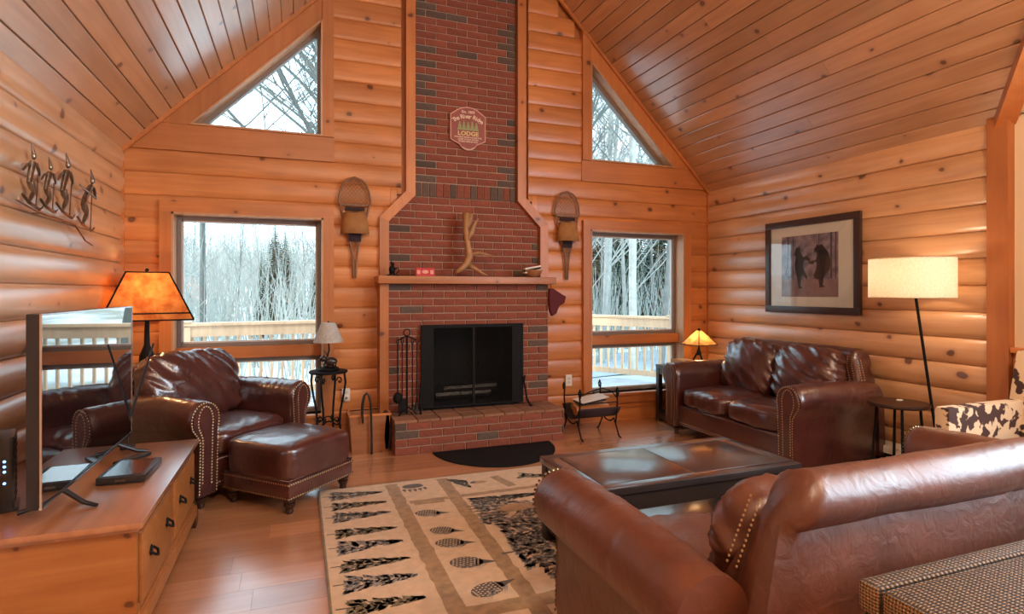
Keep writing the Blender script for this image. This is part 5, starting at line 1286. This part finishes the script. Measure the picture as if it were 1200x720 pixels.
for i, (x, y, L, an) in enumerate([(.75, 3.52, .21, -.3), (.775, 3.235, .20, PI + 2.7), (.775, 3.06, .22, -.3), (.80, 2.81, .24, -.28), (.82, 2.52, .24, .3)]): cone(x, y, L, an, i)
# paw
pp = [[(.755 + .075 * math.cos(R(a)), 4.035 + .038 * math.sin(R(a)) + (.012 if 20 < a < 160 else 0)) for a in range(0, 360, 20)]]
for i in range(5):
    cx, cy = .685 + i * .036, 3.975 - .016 * math.sin(i / 4 * PI)
    pp.append([(cx + .014 * math.cos(R(a)), cy + .018 * math.sin(R(a))) for a in range(0, 360, 40)]); pp.append([(cx - .008, cy - .02), (cx, cy - .042), (cx + .008, cy - .02)])
flat('printed_paw', pp, M['rugd'])
leafy(1.10, 4.00, 1.02, 4.09, .09, M['rugo'], M['rugd'], 31, 50, nm='printed_leaves'); leafy(1.10, 3.99, 1.13, 3.88, .07, M['rugo'], M['rugd'], 32, 40, nm='printed_leaves')
flat('printed_acorn', [[(1.22 + .06 * math.cos(R(a)), 3.955 + .028 * math.sin(R(a))) for a in range(0, 360, 24)]], M['rugb']); flat('printed_acorn_cap', [[(1.185, 3.95), (1.205, 3.99), (1.165, 3.985), (1.15, 3.95)]], M['rugd'])
leafy(1.55, 4.0, 1.75, 3.92, .12, M['rugd'], M['rugo'], 33, 90, nm='printed_leaves')
# big motif: animal under branches
leafy(1.06, 3.60, 1.55, 3.60, .14, M['rugo'], M['rugd'], 41, 240, nm='printed_branches'); leafy(1.05, 3.42, 1.80, 3.30, .40, M['rugd'], M['rugg'], 42, 700, nm='printed_branches')
leafy(1.10, 3.05, 1.95, 3.05, .46, M['rugg'], M['rugd'], 43, 900, nm='printed_branches'); leafy(1.08, 2.82, 1.85, 2.80, .40, M['rugg'], M['rugd'], 44, 700, nm='printed_branches')
leafy(1.15, 2.62, 1.65, 2.60, .26, M['rugd'], M['rugg'], 45, 400, nm='printed_branches')
for an_ in ([[(1.29 + .12 * math.cos(R(a)), 3.42 + .065 * math.sin(R(a))) for a in range(0, 360, 20)]], [[(1.36, 3.46), (1.50, 3.40), (1.60, 3.40), (1.60, 3.34), (1.38, 3.36)]], [[(1.40, 2.98), (1.46, 3.0), (1.52, 2.96), (1.48, 2.90), (1.41, 2.91)]]): flat('printed_animal', an_, M['rugb'])
sp_ = []
for i in range(5): y = 3.52 - i * .045; sp_.append([(1.0 + .01 * i, y), (1.0 + .01 * i, y + .012), (1.20, y + .02 - i * .004), (1.20, y + .004 - i * .004)])
sp_.append([(1.0, 2.825), (1.0, 2.845), (1.09, 2.84), (1.09, 2.83)]); flat('printed_antler_bars', sp_, M['rugd'])

# ================================================================== UNSEEN FILL LAMPS (pendants added to brighten the room)
for i, (x, y, z) in enumerate([(.35, -.1, 3.35), (2.5, .1, 3.4)]):
    T = thing('fill_pendant', ['unseen fill pendant added above the left of the camera', 'unseen fill pendant added above the sofa'][i], 'lamp', (x, y, z))
    zc = ZE + (x - XL) - z if x < XC else ZE + (XR - x) - z
    if y < -.436 and x > XC: zc = 5.39 - z - max(0, 0)
    m = MB(); m.tube([(0, 0, .12), (0, 0, min(zc, 2.6))], .008, 6); m.build('rod', M['black'], T)
    m = MB(); m.lathe([(.05, .13), (.16, .06), (.20, -.02)], n=24, cap=False); m.build('lamp_shade', M['linen'], T, smooth=60)
    m = MB(); m.ball((0, 0, .02), .05, 14, 8); m.build('bulb', mat('fill_pendant_bulb', (1, .8, .6), .5, emis=(1, .75, .5), es=8), T, smooth=180)
    light('fill_pendant_light', 'POINT', (x, y, z - .08), 150, (1, .78, .55), .12)

# ================================================================== OUTSIDE
# ground: snow slope rising to a brushy hill
m = MB(); nx, ny = 60, 60; vs = []
def gz(x, y):
    d = max(0, y - 13); base = -.75 - .25 * min(1, max(0, y - 10) / 4)
    h = base + d * .055 + .0022 * max(0, d - 8) ** 1.55 * 1.0
    return h + .35 * noise.noise(Vector((x * .09, y * .09, 1))) * min(1, d / 8 + .2)
X0, X1, Y0, Y1 = -80, 150, 5.7, 150
for j in range(ny + 1):
    for i in range(nx + 1):
        x = X0 + (X1 - X0) * i / nx; y = Y0 + (Y1 - Y0) * (j / ny) ** 1.7; vs.append((x, y, gz(x, y)))
m.add(vs, [(j * (nx + 1) + i, j * (nx + 1) + i + 1, (j + 1) * (nx + 1) + i + 1, (j + 1) * (nx + 1) + i) for j in range(ny) for i in range(nx)])
def groundm():
    mm = bpy.data.materials.new('snowy_ground'); mm.use_nodes = True; t = mm.node_tree; p = t.nodes['Principled BSDF']; p.inputs['Roughness'].default_value = .9
    tcn = t.nodes.new('ShaderNodeTexCoord'); n = t.nodes.new('ShaderNodeTexNoise'); n.inputs['Scale'].default_value = .35; n.inputs['Detail'].default_value = 8; r = t.nodes.new('ShaderNodeValToRGB')
    r.color_ramp.elements[0].position = .42; r.color_ramp.elements[0].color = (.80, .86, .92, 1); r.color_ramp.elements[1].position = .60; r.color_ramp.elements[1].color = (.34, .34, .28, 1)
    t.links.new(tcn.outputs['Object'], n.inputs['Vector']); t.links.new(n.outputs['Fac'], r.inputs['Fac']); t.links.new(r.outputs[0], p.inputs['Base Color']); return mm
o = m.build('ground', groundm(), smooth=180); tag(o, kind='structure')
m = MB(); pts = []
def road_strip():
    vs = []; n = 24
    for i in range(n + 1):
        t = i / n; x = -6 + 30 * t; y = 11.5 + 3.0 * math.sin(t * 2.2) + 2 * t
        for s_ in (-1.3, 1.3): vs.append((x, y + s_, gz(x, y + s_) + .03))
    m.add(vs, [(2 * i, 2 * i + 2, 2 * i + 3, 2 * i + 1) for i in range(n)])
road_strip(); o = m.build('driveway', M['road']); tag(o, kind='structure')
# deck
deck = setting('deck')
for i in range(19):
    y = 5.70 + i * .145; m = MB(); 
    xr_ = 6.6 if y < 7.2 else 6.0
    m.box(-3.2, 6.3, y, y + .139, -.09, -.05); o = m.build('deck_board', M['deckf'], deck)
def rail(name, A, B, label, posts):
    T = thing(name, label, 'railing', (A[0], A[1], -.05), math.atan2(B[1] - A[1], B[0] - A[0])); L = math.hypot(B[0] - A[0], B[1] - A[1])
    m = MB(); m.box(-.03, L + .03, -.07, .07, 1.01, 1.05, b=.006); m.build('top_rail', M['deckw'], T)
    m = MB(); m.box(0, L, -.045, -.01, .875, 1.008); m.build('upper_rail', M['deckw'], T)
    m = MB(); m.box(0, L, -.045, -.01, .10, .185); m.build('lower_rail', M['deckw'], T)
    me = None; n = int(L / .128)
    for i in range(n):
        x = L * (i + .5) / n
        if me is None: m = MB(); m.box(-.016, .016, -.008, .024, .09, .99); me = m.build('baluster', M['deckw'], T, loc=(x, 0, 0)).data
        else: link('baluster', me, T, (x, 0, 0))
    for p in posts:
        m = MB(); m.box(p * L - .045, p * L + .045, -.055, .045, 0, 1.0); m.build('post', M['deckw'], T)
        m = MB(); m.box(p * L - .06, p * L + .06, -.08, .07, 1.05, 1.075, b=.006); m.build('post_cap', M['deckw'], T)
rail('deck_railing', (-1.30, 8.02), (4.5, 8.85), 'pale wooden deck railing seen through the left picture window', (0, .5, 1))
rail('deck_railing', (4.5, 8.85), (6.3, 6.0), 'pale wooden deck railing running back to the house seen through the right window', (.5, 1))
rail('deck_railing', (-3.2, 8.5), (-1.34, 8.04), 'short pale deck railing beyond the left corner post of the deck', (0,))

# trees
def bare_tree(H, r0, seed, lean=0, dens=1.0, fork=True):
    rnd = random.Random(seed); m = MB(); cnt = [0]
    def grow(p, d, L, r, lev):
        n = 5 if lev == 0 else 3; pts = [p]; rs = [r]; c = p.copy(); dd = d.copy()
        for i in range(n):
            dd = (dd + Vector((rnd.uniform(-1, 1), rnd.uniform(-1, 1), rnd.uniform(-.3, .6))) * (.05 if lev == 0 else .16)).normalized()
            c = c + dd * L / n; pts.append(c.copy()); rs.append(r * (1 - .62 * (i + 1) / n))
        m.tube(pts, rs, 6 if lev == 0 else (4 if lev == 1 else 3), cap=False)
        if lev >= 3: return
        kids = int(({0: 13, 1: 6, 2: 4}[lev]) * dens)
        for k in range(kids):
            t = rnd.uniform(.25 if lev == 0 else .2, 1.0); fi = t * n; i = min(n - 1, int(fi)); q_ = pts[i].lerp(pts[i + 1], fi - i); rr = rs[i] * .36
            a = rnd.uniform(0, 2 * PI); el = rnd.uniform(.25, .9)
            bd = (Vector((math.cos(a), math.sin(a), 0)) * math.cos(el) + Vector((0, 0, 1)) * math.sin(el)); bd = (bd + dd * .3).normalized()
            grow(q_, bd, L * rnd.uniform(.26, .46) * (1.15 - .4 * t if lev == 0 else 1.1), max(.007, rr), lev + 1)
    grow(Vector((0, 0, -.3)), Vector((lean, 0, 1)).normalized(), H, r0, 0)
    return m
def spruce(H, seed):
    rnd = random.Random(seed); m = MB(); m.tube([(0, 0, 0), (0, 0, H)], [H * .014, .01], 5)
    lev = int(H * 5.5)
    for i in range(lev):
        t = i / lev; z = H * (.06 + .93 * t); Rr = H * .21 * (1 - t) ** .85 + .06; nb = 11
        a0 = rnd.uniform(0, 6.28)
        for k in range(nb):
            a = a0 + 2 * PI * k / nb + rnd.uniform(-.2, .2); L = Rr * rnd.uniform(.75, 1.1); c, s_ = math.cos(a), math.sin(a); w = L * .24; dz = -L * .28
            m.add([(0, 0, z), (c * L * .55 - s_ * w, s_ * L * .55 + c * w, z + dz * .45), (c * L, s_ * L, z + dz), (c * L * .55 + s_ * w, s_ * L * .55 - c * w, z + dz * .45), (c * L * .5, s_ * L * .5, z + dz * .3 - .08 * L)], [(0, 1, 4), (1, 2, 4), (2, 3, 4), (3, 0, 4), (0, 3, 2, 1)])
    return m
BT = [bare_tree(11, .085, s, lean=(s - 2) * .03) for s in range(4)] + [bare_tree(15, .12, 9, dens=1.2), bare_tree(12, .15, 14, lean=-.12, dens=1.9)]
meshes = {}
def tree(kind, i, mk, x, y, label, group, s=1.0, rz=0):
    key = (kind, i, mk)
    nm = {'bare': 'bare_tree', 'spruce': 'spruce_tree'}[kind]
    if key not in meshes:
        mb = BT[i] if kind == 'bare' else SP[i]; o = mb.build(nm, M[mk], smooth=60 if kind == 'bare' else None); meshes[key] = o.data
    else: o = link(nm, meshes[key])
    o.location = (x, y, gz(x, y) - .05); o.rotation_euler = (0, 0, rz); o.scale = (s, s, s); tag(o, label, 'tree', group); return o
SP = [spruce(6.5, 1), spruce(9.5, 2)]
def at(px, y):   # world x on the sight line of a tree at depth y (rows seen through the windows)
    u = (px - 600) / 671; return y * (.3491 + u * .9371) / (.9371 - u * .3491)
# particular trees seen through the windows
spec = [(.83 * 0 + -7.2, 19, 2, 'bark2', 1.0, 'pale leaning trunk nearest the left edge of the left picture window'),
        (-5.6, 17, 1, 'bark', 1.0, 'dark grey bare tree second from the left in the left picture window'),
        (-5.5, 21, 0, 'bark2', 1.1, 'straight pale trunk behind the dark tree in the left picture window'),
        (-2.3, 16.5, 3, 'twig', 1.05, 'dark bare tree whose crown fills the left gable window'),
        (8.45, 13.3, 4, 'bark2', 1.0, 'stout white birch trunk centred in the right picture window'),
        (7.9, 15, 2, 'bark', .95, 'thin grey bare tree left of the birch in the right window')]
for x, y, i, mk, s, lb in spec: tree('bare', i, mk, x, y, lb, None, s, i * 1.3)
for x, y, i, s, lb in [(1.5, 12.5, 5, 1.0, 'tall bare tree whose branches cross the right part of the left gable window'), (1.9, 15.5, 5, 1.15, 'tall bare tree reaching into the left gable window behind the nearer one'), (6.2, 12.0, 5, .9, 'tall bare tree whose crown fills the right gable window'), (10.6, 14.5, 4, .8, 'tall bare tree at the right side of the right gable window')]: tree('bare', i, 'twig', x, y, lb, None, s, i + x)
tree('spruce', 0, 'spruce', -6.3, 24, 'dark green spruce behind the pale trunks in the left window', None, .62)
tree('spruce', 0, 'spruce2', -3.55, 20, 'small bright green spruce low in the middle of the left window', None, .34)
tree('spruce', 0, 'spruce', -1.3, 24, 'green spruce near the right side of the left picture window', None, .42)
rnd = random.Random(5)
def ok(x, y): return True
for k in range(46):    # rows behind left window
    y = 23 + 34 * rnd.random() ** 1.2; x = y * rnd.uniform(-.42, .06)
    tree('bare', rnd.randrange(4), rnd.choice(['bark', 'bark2', 'bark2']), x, y, 'slender bare winter tree in the woods behind the left window', 'bare woods left', rnd.uniform(.35, .62), rnd.random() * 6)
for k in range(64):
    y = 14.5 + 36 * rnd.random() ** 1.3; x = y * rnd.uniform(.45, .92)
    tree('bare', rnd.randrange(4), rnd.choice(['bark', 'bark2', 'bark2']), x, y, 'slender bare winter tree in the woods behind the right window', 'bare woods right', rnd.uniform(.75, 1.1), rnd.random() * 6)
for k in range(34):
    y = rnd.uniform(19, 42); x = y * rnd.uniform(.42, 1.0)
    tree('spruce', rnd.randrange(2), 'spruce', x, y, 'dark spruce in the woods behind the right window', 'spruces right', rnd.uniform(.5, .9), rnd.random() * 6)
for k in range(12):
    y = rnd.uniform(27, 46); x = y * rnd.uniform(-.40, .05)
    tree('spruce', 1, 'spruce', x, y, 'dark spruce in the woods behind the left window', 'spruces left', rnd.uniform(.3, .5), rnd.random() * 6)
for k in range(9):
    y = rnd.uniform(12, 15); x = y * rnd.uniform(-.5, -.28) if k < 4 else y * rnd.uniform(.75, 1.2)
# brush: thin stems over the slope, uncountable
m = MB(); rnd = random.Random(8)
for k in range(9000):
    y = 15 + 75 * rnd.random() ** 1.3; x = y * (rnd.uniform(-.62, .12) if rnd.random() < .5 else rnd.uniform(.38, 1.1)); z = gz(x, y); h = rnd.uniform(.7, 3.2) * (1 + y / 60); w = .010 + y * .0006
    dx, dy = rnd.uniform(-.25, .25) * h, rnd.uniform(-.25, .25) * h
    m.add([(x - w, y, z), (x + w, y, z), (x + dx, y + dy, z + h), (x, y + w, z)], [(0, 1, 2), (1, 3, 2), (3, 0, 2)])
    if k % 2 == 0:
        sx = rnd.uniform(-.5, .5) * h; m.add([(x + dx * .4 - w * .6, y, z + h * .4), (x + dx * .4 + w * .6, y, z + h * .4), (x + dx * .4 + sx, y + dy, z + h * .85)], [(0, 1, 2)])
o = m.build('underbrush', M['brush']); tag(o, 'tangled bare winter brush and saplings covering the slope beyond the deck', 'brush', kind='stuff')
# snow bank beyond the deck
m = MB(); vs = []; n = 40
for j in range(7):
    for i in range(n + 1):
        x = -4 + 20 * i / n; y = 9.6 + j * .25; vs.append((x, y, gz(x, y) + .35 * math.sin(j / 6 * PI) * (.8 + .5 * noise.noise(Vector((x, y, 0)))) - .02))
m.add(vs, [(j * (n + 1) + i, j * (n + 1) + i + 1, (j + 1) * (n + 1) + i + 1, (j + 1) * (n + 1) + i) for j in range(6) for i in range(n)])
o = m.build('snow_bank', M['snow'], smooth=180); tag(o, 'low white snow bank lying just beyond the deck', 'snow', kind='stuff')
